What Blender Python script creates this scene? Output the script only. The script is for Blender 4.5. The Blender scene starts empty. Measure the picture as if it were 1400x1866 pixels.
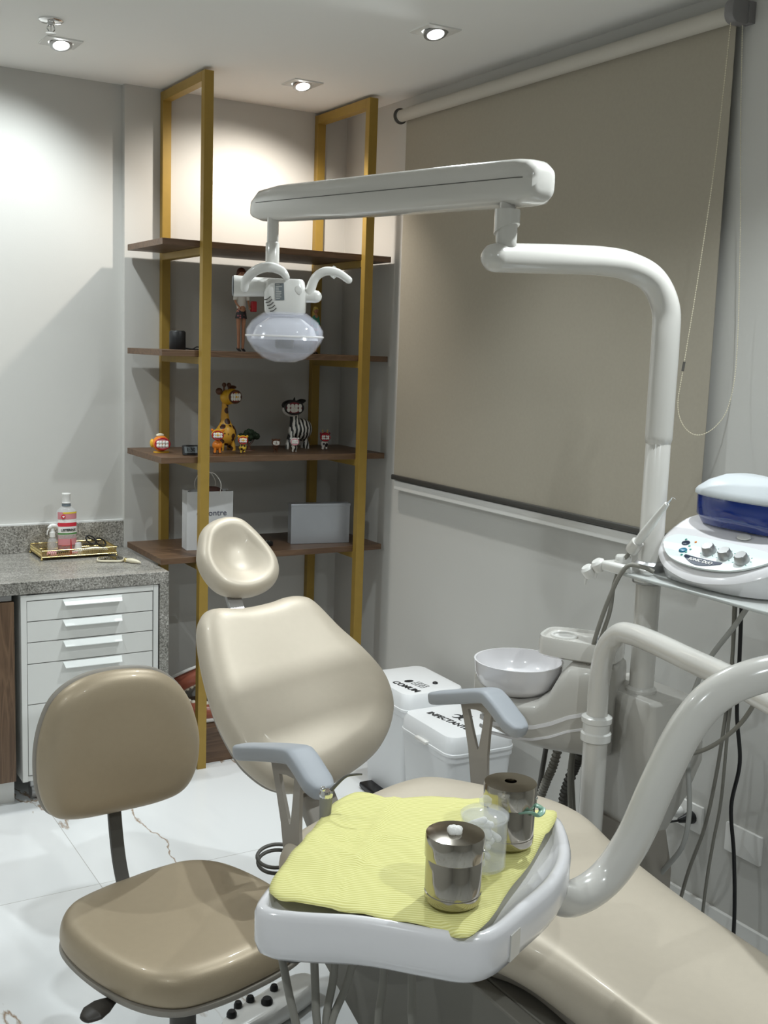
import bpy, bmesh, math, random
from mathutils import Vector, Matrix, noise
C = bpy.context.scene.collection
S = bpy.context.scene
rad = math.radians
# ------------------------------------------------------------------ camera
yaw, pitch, roll = 0.541765, -0.144214, 0.0345291
F_ = Vector((math.sin(yaw)*math.cos(pitch), math.cos(yaw)*math.cos(pitch), math.sin(pitch)))
r_ = Vector((math.cos(yaw), -math.sin(yaw), 0)); u_ = r_.cross(F_)
R_ = math.cos(roll)*r_ + math.sin(roll)*u_
U_ = -math.sin(roll)*r_ + math.cos(roll)*u_
cd = bpy.data.cameras.new('camera'); cam = bpy.data.objects.new('camera', cd); C.objects.link(cam)
M_ = Matrix((R_, U_, -F_)).transposed().to_4x4(); M_.translation = Vector((0, 0, 1.577)); cam.matrix_world = M_
cd.sensor_fit = 'AUTO'; cd.sensor_width = 36.0; cd.lens = 2026.46/1866*36.0
cd.clip_start = 0.05; cd.clip_end = 50
S.camera = cam
# ------------------------------------------------------------------ world, exposure
w = bpy.data.worlds.new('world'); S.world = w; w.use_nodes = True
w.node_tree.nodes['Background'].inputs[0].default_value = (0.5, 0.55, 0.6, 1)
w.node_tree.nodes['Background'].inputs[1].default_value = 0.02
S.view_settings.view_transform = 'Standard'; S.view_settings.look = 'None'
S.view_settings.gamma = 1.0; S.view_settings.use_curve_mapping = False
S.view_settings.exposure = 0.12
LIGHT_W = 42.0; SPOT_DEG = 132; SPOT_BLEND = 0.75
LCOOL = (0.90, 0.975, 1.0); LWARM = (1.0, 0.93, 0.84)
ZC = 2.52; YW = 4.20; XR = 2.287; XL = -1.3; YB = -1.6
# downlights: x, y, colour, aim of the swivelling lamp, share of LIGHT_W
LAMPS = [(0.996, 3.765, LCOOL, (-.28, .36, -1), 0.66), (1.863, 3.77, LWARM, (-.12, .34, -1), 0.85), (1.875, 2.918, LCOOL, (-.62, -.25, -1), 1.45),
         (0.13, 3.765, LCOOL, (.05, .42, -1), 0.9), (0.13, 2.918, LCOOL, (.1, .1, -1), 0.8), (1.97, 1.65, LCOOL, (-.60, .10, -1), 1.55),
         (1.0, -0.3, LCOOL, (.1, .35, -1), 1.1), (-0.6, 0.8, LCOOL, (.2, .1, -1), 0.8)]
# ------------------------------------------------------------------ materials
MATS = {}
def nodes(name):
    m = bpy.data.materials.new(name); m.use_nodes = True
    nt = m.node_tree; b = nt.nodes['Principled BSDF']; MATS[name] = m
    return m, nt, b
def mat(name, col, rough=0.5, metal=0.0, coat=0.0, trans=0.0, ior=1.45, noise_bump=None, sheen=0.0, vary=0.0, vscale=8, emit=None, alpha=1.0):
    m, nt, b = nodes(name)
    b.inputs['Base Color'].default_value = (*col, 1); b.inputs['Roughness'].default_value = rough
    b.inputs['Metallic'].default_value = metal; b.inputs['Coat Weight'].default_value = coat
    b.inputs['Coat Roughness'].default_value = 0.08
    b.inputs['Transmission Weight'].default_value = trans; b.inputs['IOR'].default_value = ior
    b.inputs['Sheen Weight'].default_value = sheen; b.inputs['Alpha'].default_value = alpha
    tc = nt.nodes.new('ShaderNodeTexCoord')
    n = nt.nodes.new('ShaderNodeTexNoise'); n.inputs['Scale'].default_value = vscale; n.inputs['Detail'].default_value = 4
    nt.links.new(tc.outputs['Object'], n.inputs['Vector'])
    mx = nt.nodes.new('ShaderNodeMix'); mx.data_type = 'RGBA'
    mx.inputs[6].default_value = (*[c*(1-vary) for c in col], 1); mx.inputs[7].default_value = (*[min(1, c*(1+vary)) for c in col], 1)
    nt.links.new(n.outputs['Fac'], mx.inputs[0]); nt.links.new(mx.outputs[2], b.inputs['Base Color'])
    if noise_bump:
        sc, st, di = noise_bump
        n2 = nt.nodes.new('ShaderNodeTexNoise'); n2.inputs['Scale'].default_value = sc; n2.inputs['Detail'].default_value = 3
        nt.links.new(tc.outputs['Object'], n2.inputs['Vector'])
        bp = nt.nodes.new('ShaderNodeBump'); bp.inputs['Strength'].default_value = st; bp.inputs['Distance'].default_value = di
        nt.links.new(n2.outputs['Fac'], bp.inputs['Height']); nt.links.new(bp.outputs['Normal'], b.inputs['Normal'])
    if emit:
        b.inputs['Emission Color'].default_value = (*emit[0], 1); b.inputs['Emission Strength'].default_value = emit[1]
    return m
def ramp(nt, stops):
    r = nt.nodes.new('ShaderNodeValToRGB'); e = r.color_ramp.elements
    e[0].position, e[0].color = stops[0][0], (*stops[0][1], 1); e[1].position, e[1].color = stops[-1][0], (*stops[-1][1], 1)
    for p, c in stops[1:-1]:
        k = e.new(p); k.color = (*c, 1)
    return r
def wood(name, dark, light, axis='X', scale=1.0):
    m, nt, b = nodes(name)
    tc = nt.nodes.new('ShaderNodeTexCoord'); mp = nt.nodes.new('ShaderNodeMapping')
    s = {'X': (1.2, 14, 14), 'Z': (14, 14, 1.2)}[axis]
    mp.inputs['Scale'].default_value = tuple(v*scale for v in s)
    nt.links.new(tc.outputs['Object'], mp.inputs[0])
    n = nt.nodes.new('ShaderNodeTexNoise'); n.inputs['Scale'].default_value = 2.2; n.inputs['Detail'].default_value = 7; n.inputs['Distortion'].default_value = 1.1
    nt.links.new(mp.outputs[0], n.inputs['Vector'])
    mid = tuple((a+c)/2 for a, c in zip(dark, light))
    r = ramp(nt, [(0.3, dark), (0.5, mid), (0.62, dark), (0.75, light)])
    nt.links.new(n.outputs['Fac'], r.inputs[0]); nt.links.new(r.outputs[0], b.inputs['Base Color'])
    b.inputs['Roughness'].default_value = 0.42
    bp = nt.nodes.new('ShaderNodeBump'); bp.inputs['Strength'].default_value = 0.15; bp.inputs['Distance'].default_value = 0.001
    nt.links.new(n.outputs['Fac'], bp.inputs['Height']); nt.links.new(bp.outputs['Normal'], b.inputs['Normal'])
    return m
def granite(name):
    m, nt, b = nodes(name)
    tc = nt.nodes.new('ShaderNodeTexCoord')
    n = nt.nodes.new('ShaderNodeTexNoise'); n.inputs['Scale'].default_value = 210; n.inputs['Detail'].default_value = 3
    n2 = nt.nodes.new('ShaderNodeTexNoise'); n2.inputs['Scale'].default_value = 9; n2.inputs['Detail'].default_value = 5; n2.inputs['Distortion'].default_value = 0.8
    mp = nt.nodes.new('ShaderNodeMapping'); mp.inputs['Scale'].default_value = (0.6, 1.6, 1.0); mp.inputs['Rotation'].default_value = (0, 0, 0.3)
    nt.links.new(tc.outputs['Object'], n.inputs['Vector']); nt.links.new(tc.outputs['Object'], mp.inputs[0]); nt.links.new(mp.outputs[0], n2.inputs['Vector'])
    r = ramp(nt, [(0.30, (0.09, 0.088, 0.08)), (0.45, (0.25, 0.24, 0.22)), (0.58, (0.37, 0.36, 0.335)), (0.72, (0.58, 0.57, 0.54))])
    r2 = ramp(nt, [(0.35, (0.80, 0.79, 0.76)), (0.65, (1.12, 1.1, 1.08))])
    mx = nt.nodes.new('ShaderNodeMix'); mx.data_type = 'RGBA'; mx.blend_type = 'MULTIPLY'; mx.inputs[0].default_value = 1
    nt.links.new(n.outputs['Fac'], r.inputs[0]); nt.links.new(n2.outputs['Fac'], r2.inputs[0])
    nt.links.new(r.outputs[0], mx.inputs[6]); nt.links.new(r2.outputs[0], mx.inputs[7]); nt.links.new(mx.outputs[2], b.inputs['Base Color'])
    b.inputs['Roughness'].default_value = 0.3
    return m
def marble(name):
    m, nt, b = nodes(name)
    L = nt.links.new
    tc = nt.nodes.new('ShaderNodeTexCoord'); sep = nt.nodes.new('ShaderNodeSeparateXYZ'); L(tc.outputs['Object'], sep.inputs[0])
    def joint(out, off, size):
        a = nt.nodes.new('ShaderNodeMath'); a.operation = 'SUBTRACT'; a.inputs[1].default_value = off - 12*size; L(out, a.inputs[0])
        d = nt.nodes.new('ShaderNodeMath'); d.operation = 'DIVIDE'; d.inputs[1].default_value = size; L(a.outputs[0], d.inputs[0])
        f = nt.nodes.new('ShaderNodeMath'); f.operation = 'FRACT'; L(d.outputs[0], f.inputs[0])
        g = nt.nodes.new('ShaderNodeMath'); g.operation = 'SUBTRACT'; g.inputs[1].default_value = 0.5; L(f.outputs[0], g.inputs[0])
        h = nt.nodes.new('ShaderNodeMath'); h.operation = 'ABSOLUTE'; L(g.outputs[0], h.inputs[0])
        k = nt.nodes.new('ShaderNodeMath'); k.operation = 'GREATER_THAN'; k.inputs[1].default_value = 0.5 - 0.0011/size; L(h.outputs[0], k.inputs[0])
        fl = nt.nodes.new('ShaderNodeMath'); fl.operation = 'FLOOR'; L(d.outputs[0], fl.inputs[0])
        return k, fl
    jx, fx = joint(sep.outputs[0], 0.90, 1.2); jy, fy = joint(sep.outputs[1], 3.04, 1.2)
    mxj = nt.nodes.new('ShaderNodeMath'); mxj.operation = 'MAXIMUM'; L(jx.outputs[0], mxj.inputs[0]); L(jy.outputs[0], mxj.inputs[1])
    # each tile gets its own stretch of veining
    cmb = nt.nodes.new('ShaderNodeCombineXYZ'); L(fx.outputs[0], cmb.inputs[0]); L(fy.outputs[0], cmb.inputs[1]); L(fx.outputs[0], cmb.inputs[2])
    sc = nt.nodes.new('ShaderNodeVectorMath'); sc.operation = 'SCALE'; sc.inputs['Scale'].default_value = 3.7; L(cmb.outputs[0], sc.inputs[0])
    ad = nt.nodes.new('ShaderNodeVectorMath'); ad.operation = 'ADD'; L(tc.outputs['Object'], ad.inputs[0]); L(sc.outputs[0], ad.inputs[1])
    rot = nt.nodes.new('ShaderNodeMapping'); rot.inputs['Rotation'].default_value = (0, 0, 0.7); rot.inputs['Scale'].default_value = (1.5, 0.45, 1); L(ad.outputs[0], rot.inputs[0])
    def vein(scale, width, dist, det):
        n = nt.nodes.new('ShaderNodeTexNoise'); n.inputs['Scale'].default_value = scale; n.inputs['Detail'].default_value = det; n.inputs['Distortion'].default_value = dist; n.inputs['Roughness'].default_value = 0.52
        L(rot.outputs[0], n.inputs['Vector'])
        s = nt.nodes.new('ShaderNodeMath'); s.operation = 'SUBTRACT'; s.inputs[1].default_value = 0.5; L(n.outputs['Fac'], s.inputs[0])
        a = nt.nodes.new('ShaderNodeMath'); a.operation = 'ABSOLUTE'; L(s.outputs[0], a.inputs[0])
        r = nt.nodes.new('ShaderNodeMapRange'); r.inputs['From Min'].default_value = 0; r.inputs['From Max'].default_value = width; r.inputs['To Min'].default_value = 1; r.inputs['To Max'].default_value = 0; L(a.outputs[0], r.inputs['Value'])
        return r
    v1 = vein(0.95, 0.0040, 0.10, 8); v2 = vein(0.7, 0.05, 0.3, 4)
    msk = nt.nodes.new('ShaderNodeTexNoise'); msk.inputs['Scale'].default_value = 1.7; L(ad.outputs[0], msk.inputs['Vector'])
    mr = nt.nodes.new('ShaderNodeMapRange'); mr.inputs['From Min'].default_value = 0.38; mr.inputs['From Max'].default_value = 0.50; L(msk.outputs['Fac'], mr.inputs['Value'])
    mv = nt.nodes.new('ShaderNodeMath'); mv.operation = 'MULTIPLY'; L(v1.outputs[0], mv.inputs[0]); L(mr.outputs[0], mv.inputs[1])
    def mix(fac, a, bcol, k=1.0):
        f = nt.nodes.new('ShaderNodeMath'); f.operation = 'MULTIPLY'; f.inputs[1].default_value = k; L(fac, f.inputs[0])
        x = nt.nodes.new('ShaderNodeMix'); x.data_type = 'RGBA'; L(f.outputs[0], x.inputs[0])
        if isinstance(a, tuple): x.inputs[6].default_value = (*a, 1)
        else: L(a, x.inputs[6])
        x.inputs[7].default_value = (*bcol, 1); return x.outputs[2]
    c = mix(v2.outputs[0], (0.80, 0.815, 0.82), (0.66, 0.68, 0.69), 0.55)
    c = mix(mv.outputs[0], c, (0.30, 0.20, 0.12), 1.0)
    c = mix(mxj.outputs[0], c, (0.42, 0.41, 0.39), 0.9)
    L(c, b.inputs['Base Color']); b.inputs['Roughness'].default_value = 0.22
    return m
WALL = mat('wall_paint', (0.555, 0.545, 0.515), 0.85, vary=0.03, vscale=2, noise_bump=(180, 0.12, 0.001))
CEIL = mat('ceiling_paint', (0.78, 0.77, 0.74), 0.9, vary=0.02, vscale=2)
WHITEP = mat('white_plastic', (0.74, 0.73, 0.70), 0.22, coat=0.4)
ENAMEL = mat('white_enamel', (0.64, 0.62, 0.58), 0.2, coat=0.6)
BRIGHT = mat('bright_plastic', (0.80, 0.785, 0.80), 0.18, coat=0.6)
CABW = mat('white_laminate', (0.70, 0.70, 0.67), 0.45)
HANDLE = mat('handle_white', (0.88, 0.90, 0.88), 0.4)
GOLD = mat('gold_paint', (0.35, 0.225, 0.045), 0.42, metal=0.15, vary=0.1, vscale=30)
WOOD = wood('walnut_board', (0.085, 0.045, 0.024), (0.21, 0.125, 0.07), 'X')
WOODV = wood('walnut_door', (0.085, 0.048, 0.026), (0.23, 0.14, 0.08), 'Z')
GRAN = granite('speckled_granite')
MARB = marble('veined_marble')
BLIND = mat('blind_fabric', (0.37, 0.335, 0.27), 0.9, vary=0.05, vscale=90, noise_bump=(900, 0.25, 0.0006))
ROLLC = mat('blind_roll', (0.50, 0.47, 0.41), 0.9, vary=0.04, vscale=200)
LEATH = mat('pearl_leather', (0.55, 0.485, 0.39), 0.46, metal=0.22, coat=0.04, vary=0.03, vscale=60, noise_bump=(700, 0.22, 0.0006))
LEATS = mat('bronze_leather', (0.42, 0.34, 0.235), 0.43, metal=0.25, coat=0.06, vary=0.03, vscale=60, noise_bump=(700, 0.25, 0.0006))
GREYP = mat('grey_plastic', (0.36, 0.38, 0.41), 0.5)
TAUPE = mat('taupe_metal', (0.33, 0.30, 0.26), 0.5)
DGREY = mat('dark_grey_metal', (0.10, 0.095, 0.085), 0.55)
HOSE = mat('grey_hose', (0.24, 0.23, 0.20), 0.55)
HOSEL = mat('light_grey_hose', (0.42, 0.42, 0.40), 0.5)
DGREYP = mat('pedestal_grey', (0.20, 0.19, 0.165), 0.5)
BLACK = mat('black_plastic', (0.012, 0.012, 0.013), 0.4)
STEEL = mat('polished_steel', (0.42, 0.39, 0.34), 0.09, metal=1.0)
CHROME = mat('chrome', (0.75, 0.75, 0.75), 0.12, metal=1.0)
ALU = mat('brushed_aluminium', (0.42, 0.42, 0.42), 0.35, metal=0.8)
GLASS = mat('clear_plastic', (0.85, 0.87, 0.89), 0.06, coat=0.5, alpha=0.24)
FROST = mat('frosted_acrylic', (0.80, 0.82, 0.80), 0.35, trans=0.5, ior=1.3)
SHELL = mat('clear_lamp_cover', (0.78, 0.80, 0.90), 0.10, coat=0.8, alpha=0.20)
BLUEG = mat('blue_tinted_plastic', (0.004, 0.04, 0.30), 0.1, trans=0.35, coat=0.6)
CREAM = mat('ivory_plastic', (0.72, 0.66, 0.50), 0.35)
GOLDM = mat('gold_metal', (0.70, 0.56, 0.26), 0.25, metal=1.0)
PAPERB = mat('white_paper', (0.60, 0.60, 0.60), 0.75, vary=0.03)
SILVER = mat('holographic_silver', (0.50, 0.52, 0.56), 0.3, metal=0.6, vary=0.12, vscale=6)
LAMPEM = mat('lamp_glow', (1, 1, 1), 0.5, emit=((0.95, 1.0, 1.0), 7))
RED = mat('red_paint', (0.45, 0.02, 0.03), 0.3); DRED = mat('dark_red_paint', (0.20, 0.008, 0.02), 0.3)
PINK = mat('pink_paint', (0.80, 0.38, 0.45), 0.35); WHT = mat('white_paint', (0.82, 0.80, 0.76), 0.35)
YEL = mat('yellow_paint', (0.75, 0.42, 0.03), 0.35); ORG = mat('orange_paint', (0.75, 0.22, 0.02), 0.35)
BRN = mat('brown_paint', (0.10, 0.04, 0.02), 0.4); SKIN = mat('doll_skin', (0.50, 0.24, 0.14), 0.4)
GRN = mat('green_cloth', (0.05, 0.28, 0.18), 0.6); BLOND = mat('blond_hair', (0.65, 0.48, 0.10), 0.5)
MINT = mat('mint_plastic', (0.35, 0.62, 0.50), 0.3, trans=0.5)
TOOTH = mat('tooth_enamel', (0.80, 0.74, 0.60), 0.25); GUM = mat('gum_pink', (0.42, 0.13, 0.08), 0.3)
PINKL = mat('mouthwash_pink', (0.70, 0.06, 0.12), 0.1, trans=0.75, ior=1.33)
LABR = mat('label_red', (0.60, 0.03, 0.05), 0.5); LABW = mat('label_white', (0.85, 0.83, 0.80), 0.5)
LABG = mat('label_green', (0.08, 0.25, 0.06), 0.5); LABY = mat('label_yellow', (0.75, 0.55, 0.05), 0.5); LABP = mat('label_pink', (0.60, 0.24, 0.26), 0.5)
NAVY = mat('navy_print', (0.01, 0.02, 0.05), 0.35); TEAL = mat('teal_print', (0.02, 0.25, 0.20), 0.4); LCD = mat('lcd_grey', (0.16, 0.18, 0.19), 0.4)
COTTON = mat('cotton', (0.88, 0.87, 0.84), 0.9, noise_bump=(120, 0.6, 0.003))
MIRROR = mat('mirror_glass', (0.55, 0.55, 0.53), 0.05, metal=1.0)
MUDGREY = mat('unit_plastic', (0.54, 0.52, 0.48), 0.35, coat=0.2)
BAGTISS = mat('bag_filling', (0.12, 0.06, 0.05), 0.8)
GROUTW = mat('white_sealant', (0.75, 0.75, 0.73), 0.5)
def paper_mat():
    m, nt, b = nodes('yellow_bib_paper')
    L = nt.links.new
    tc = nt.nodes.new('ShaderNodeTexCoord'); mp = nt.nodes.new('ShaderNodeMapping'); mp.inputs['Rotation'].default_value = (0, 0, 0.68); L(tc.outputs['Object'], mp.inputs[0])
    wv = nt.nodes.new('ShaderNodeTexWave'); wv.inputs['Scale'].default_value = 62; wv.bands_direction = 'Y'; L(mp.outputs[0], wv.inputs['Vector'])
    r = ramp(nt, [(0.0, (0.66, 0.62, 0.20)), (1.0, (0.86, 0.83, 0.38))]); L(wv.outputs['Fac'], r.inputs[0]); L(r.outputs[0], b.inputs['Base Color'])
    bp = nt.nodes.new('ShaderNodeBump'); bp.inputs['Strength'].default_value = 0.3; bp.inputs['Distance'].default_value = 0.0008; L(wv.outputs['Fac'], bp.inputs['Height']); L(bp.outputs['Normal'], b.inputs['Normal'])
    b.inputs['Roughness'].default_value = 0.75
    return m
PAPERY = paper_mat()
def zebra_mat():
    m, nt, b = nodes('zebra_stripes')
    tc = nt.nodes.new('ShaderNodeTexCoord'); wv = nt.nodes.new('ShaderNodeTexWave'); wv.inputs['Scale'].default_value = 22; wv.inputs['Distortion'].default_value = 3.0; wv.inputs['Detail Scale'].default_value = 1.5
    nt.links.new(tc.outputs['Object'], wv.inputs['Vector']); r = ramp(nt, [(0.46, (0.015, 0.015, 0.015)), (0.54, (0.75, 0.73, 0.68))]); nt.links.new(wv.outputs['Fac'], r.inputs[0]); nt.links.new(r.outputs[0], b.inputs['Base Color']); b.inputs['Roughness'].default_value = 0.35
    return m
ZEB = zebra_mat()
def spot_mat(name, base, spot, scale, thr=0.30):
    m, nt, b = nodes(name)
    tc = nt.nodes.new('ShaderNodeTexCoord'); v = nt.nodes.new('ShaderNodeTexVoronoi'); v.inputs['Scale'].default_value = scale; v.inputs['Randomness'].default_value = 0.6
    nt.links.new(tc.outputs['Object'], v.inputs['Vector']); r = ramp(nt, [(thr, spot), (thr+0.05, base)]); nt.links.new(v.outputs['Distance'], r.inputs[0]); nt.links.new(r.outputs[0], b.inputs['Base Color']); b.inputs['Roughness'].default_value = 0.35
    return m
GIRS = spot_mat('giraffe_spots', (0.72, 0.38, 0.04), (0.06, 0.02, 0.01), 36, 0.42)
GIRS2 = spot_mat('small_giraffe_spots', (0.80, 0.55, 0.06), (0.05, 0.02, 0.01), 75, 0.36)
COWS = spot_mat('cow_patches', (0.80, 0.77, 0.72), (0.02, 0.015, 0.015), 50, 0.38)
SKIRT = spot_mat('patterned_skirt', (0.015, 0.012, 0.015), (0.45, 0.10, 0.12), 90, 0.28)
# ------------------------------------------------------------------ mesh tools
class B:
    def __init__(s): s.v = []; s.f = []; s.m = []
    def add(s, vs, fs, mi=0, X=None):
        o = len(s.v)
        s.v += [(X @ Vector(p)) if X else Vector(p) for p in vs]; s.f += [tuple(i+o for i in f) for f in fs]; s.m += [mi]*len(fs); return s
    def box(s, a, b, mi=0, X=None, r=0.0):
        x0, y0, z0 = [min(p, q) for p, q in zip(a, b)]; x1, y1, z1 = [max(p, q) for p, q in zip(a, b)]
        if r <= 0:
            vs = [(x0,y0,z0),(x1,y0,z0),(x1,y1,z0),(x0,y1,z0),(x0,y0,z1),(x1,y0,z1),(x1,y1,z1),(x0,y1,z1)]
            return s.add(vs, [(0,3,2,1),(4,5,6,7),(0,1,5,4),(1,2,6,5),(2,3,7,6),(3,0,4,7)], mi, X)
        bm = bmesh.new(); bmesh.ops.create_cube(bm, size=1)
        for v in bm.verts: v.co = Vector(((x0+x1)/2+v.co.x*(x1-x0), (y0+y1)/2+v.co.y*(y1-y0), (z0+z1)/2+v.co.z*(z1-z0)))
        bmesh.ops.bevel(bm, geom=bm.edges[:], offset=r, segments=3, affect='EDGES', profile=0.5)
        bm.verts.index_update(); s.add([v.co.copy() for v in bm.verts], [[v.index for v in f.verts] for f in bm.faces], mi, X); bm.free(); return s
    def loft(s, rings, mi=0, cap0=True, cap1=True, X=None, closed=True):
        n = len(rings[0]); vs = [p for r in rings for p in r]; fs = []
        for i in range(len(rings)-1):
            for j in range(n if closed else n-1):
                k = (j+1) % n; fs.append((i*n+j, i*n+k, (i+1)*n+k, (i+1)*n+j))
        if cap0: fs.append(tuple(range(n))[::-1])
        if cap1: fs.append(tuple((len(rings)-1)*n+j for j in range(n)))
        return s.add(vs, fs, mi, X)
    def lathe(s, prof, c=(0,0,0), n=32, mi=0, ax=(0,0,1), sx=1, sy=1, X=None, cap0=True, cap1=True):
        q = Vector((0,0,1)).rotation_difference(Vector(ax).normalized()).to_matrix()
        rings = [[q @ Vector((r*sx*math.cos(2*math.pi*k/n), r*sy*math.sin(2*math.pi*k/n), z)) + Vector(c) for k in range(n)] for r, z in prof]
        return s.loft(rings, mi, cap0, cap1, X)
    def cyl(s, a, b, r, r2=None, n=24, mi=0, X=None):
        a = Vector(a); b = Vector(b); r2 = r if r2 is None else r2
        return s.lathe([(r, 0), (r2, (b-a).length)], a, n, mi, b-a, X=X)
    def ball(s, c, r, mi=0, n=20, sx=1, sy=1, sz=1, X=None):
        m = n//2; prof = [(max(1e-5, math.sin(math.pi*i/m))*r, -math.cos(math.pi*i/m)*r*sz) for i in range(m+1)]
        return s.lathe(prof, c, n, mi, sx=sx, sy=sy, X=X)
    def tube(s, pts, r, n=16, mi=0, sub=8, X=None, round_ends=False, flat=1.0):
        P = spline(pts, sub) if sub else [Vector(p) for p in pts]
        N = len(P); rs = r if isinstance(r, (list, tuple)) else [r]*2
        T = [(P[min(i+1, N-1)]-P[max(i-1, 0)]).normalized() for i in range(N)]
        u = T[0].orthogonal().normalized()
        if abs(T[0].z) < 0.9: u = (Vector((0,0,1)) - T[0]*T[0].z).normalized()
        rings = []
        for i in range(N):
            u = (u - T[i]*u.dot(T[i])).normalized(); v = T[i].cross(u)
            t = i/(N-1)*(len(rs)-1); k = min(int(t), len(rs)-2); rr = rs[k]+(rs[k+1]-rs[k])*(t-k)
            rings.append([P[i]+u*math.cos(2*math.pi*j/n)*rr*flat+v*math.sin(2*math.pi*j/n)*rr for j in range(n)])
        if round_ends:
            for e, sg in ((0, -1), (-1, 1)):
                c = P[e]; base = rings[e]; tr = (base[0]-c).length
                ex = [[c+(p-c)*math.cos(a)+T[e]*sg*math.sin(a)*tr for p in base] for a in (0.5, 1.0, 1.4)]
                rings = (ex[::-1]+rings) if e == 0 else (rings+ex)
        return s.loft(rings, mi, X=X)
    def prism(s, out, z0, z1, mi=0, X=None, bev=0.0):
        if bev <= 0: return s.loft([[(x,y,z0) for x,y in out], [(x,y,z1) for x,y in out]], mi, X=X)
        c = centroid(out); R = []
        for d, z in ((bev, z0), (bev*0.3, z0+bev*0.3), (0, z0+bev), (0, z1-bev), (bev*0.3, z1-bev*0.3), (bev, z1)):
            R.append([inset(p, c, d)+(z,) for p in out])
        return s.loft(R, mi, X=X)
def centroid(o): return (sum(p[0] for p in o)/len(o), sum(p[1] for p in o)/len(o))
def inset(p, c, d, k=1.0):
    dx, dy = p[0]-c[0], p[1]-c[1]; L = math.hypot(dx, dy) or 1e-6; f = max(0.02, 1-d/L)*k
    return (c[0]+dx*f, c[1]+dy*f)
def spline(pts, sub=8, closed=False):
    P = [Vector(p) for p in pts]; n = len(P); out = []
    if n < 3: return P
    for i in range(n if closed else n-1):
        if closed: a, b, c, d = P[(i-1) % n], P[i], P[(i+1) % n], P[(i+2) % n]
        else: a, b, c, d = P[max(i-1, 0)], P[i], P[i+1], P[min(i+2, n-1)]
        for k in range(sub):
            t = k/sub; out.append(0.5*((2*b)+(c-a)*t+(2*a-5*b+4*c-d)*t*t+(3*b-a-3*c+d)*t**3))
    if not closed: out.append(P[-1])
    return out
def smooth2(pts, sub=6): return [(v.x, v.y) for v in spline([(x, y, 0) for x, y in pts], sub, True)]
def superel(a, b, e=4.0, n=64, cx=0, cy=0):
    o = []
    for k in range(n):
        t = 2*math.pi*k/n; c, s_ = math.cos(t), math.sin(t)
        o.append((cx+a*math.copysign(abs(c)**(2/e), c), cy+b*math.copysign(abs(s_)**(2/e), s_)))
    return o
def rrect(x0, x1, y0, y1, r, n=6):
    o = []
    for cx, cy, a0 in ((x1-r, y1-r, 0), (x0+r, y1-r, 90), (x0+r, y0+r, 180), (x1-r, y0+r, 270)):
        for k in range(n+1):
            a = rad(a0+90*k/n); o.append((cx+r*math.cos(a), cy+r*math.sin(a)))
    return o
OFF = {}
def tag(o, label=None, cat=None, group=None, kind=None):
    for k, v in (('label', label), ('category', cat), ('group', group), ('kind', kind)):
        if v: o[k] = v
    return o
def thing(name, label, cat, loc=(0,0,0), group=None, rz=0, local=False):
    o = bpy.data.objects.new(name, None); C.objects.link(o); o.location = loc; o.rotation_euler = (0, 0, rz); o.empty_display_size = 0.05
    OFF[o.name] = Vector((0,0,0)) if local else Vector(loc)
    return tag(o, label, cat, group)
def obj(name, b, m, parent=None, smooth=40, sub=0, bevel=0, label=None, top=None, origin=None, kind=None, group=None):
    me = bpy.data.meshes.new(name)
    off = Vector((0,0,0))
    if parent is not None: off = OFF[parent.name]
    elif origin is not None: off = Vector(origin)
    elif b.v:
        xs = [v[0] for v in b.v]; ys = [v[1] for v in b.v]; zs = [v[2] for v in b.v]; off = Vector(((min(xs)+max(xs))/2, (min(ys)+max(ys))/2, min(zs)))
    me.from_pydata([Vector(v)-off for v in b.v], [], b.f)
    for x in (m if isinstance(m, (list, tuple)) else [m]): me.materials.append(x)
    for p, mi in zip(me.polygons, b.m): p.material_index = mi
    bm = bmesh.new(); bm.from_mesh(me); bmesh.ops.remove_doubles(bm, verts=bm.verts, dist=1e-6); bmesh.ops.recalc_face_normals(bm, faces=bm.faces); bm.to_mesh(me); bm.free()
    if smooth:
        for p in me.polygons: p.use_smooth = True
        me.set_sharp_from_angle(angle=rad(smooth))
    o = bpy.data.objects.new(name, me); C.objects.link(o)
    if parent is not None: o.parent = parent; OFF[o.name] = off
    else: o.location = off; OFF[o.name] = off
    if bevel:
        md = o.modifiers.new('bevel', 'BEVEL'); md.width = bevel; md.segments = 2; md.limit_method = 'ANGLE'; md.angle_limit = rad(40)
    if sub:
        md = o.modifiers.new('subd', 'SUBSURF'); md.levels = sub; md.render_levels = sub
    if top: tag(o, top[0], top[1], group)
    elif label: o['label'] = label
    if kind: o['kind'] = kind
    return o
def struct(name, b, m, **k): return obj(name, b, m, kind='structure', **k)
def dup(root, loc, rz=0, label=None, group=None):
    r = root.copy(); C.objects.link(r); r.location = loc; r.rotation_euler = (0, 0, rz)
    if label: r['label'] = label
    if group: r['group'] = group
    for ch in list(root.children):
        c = ch.copy(); C.objects.link(c); c.parent = r
        for g in ch.children:
            d = g.copy(); C.objects.link(d); d.parent = c
    return r
def text_b(s, size, X, mi=0, depth=0.0004, squash=1.0, bold=0.0, b=None):
    cu = bpy.data.curves.new('t', 'FONT'); cu.body = s; cu.size = size; cu.extrude = depth; cu.align_x = 'CENTER'; cu.align_y = 'CENTER'; cu.resolution_u = 3; cu.offset = bold
    o = bpy.data.objects.new('t', cu); me = o.to_mesh()
    b = b or B(); b.add([(v.co.x*squash, v.co.y, v.co.z) for v in me.vertices], [tuple(p.vertices) for p in me.polygons], mi, X)
    o.to_mesh_clear(); bpy.data.objects.remove(o); bpy.data.curves.remove(cu); return b
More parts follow.
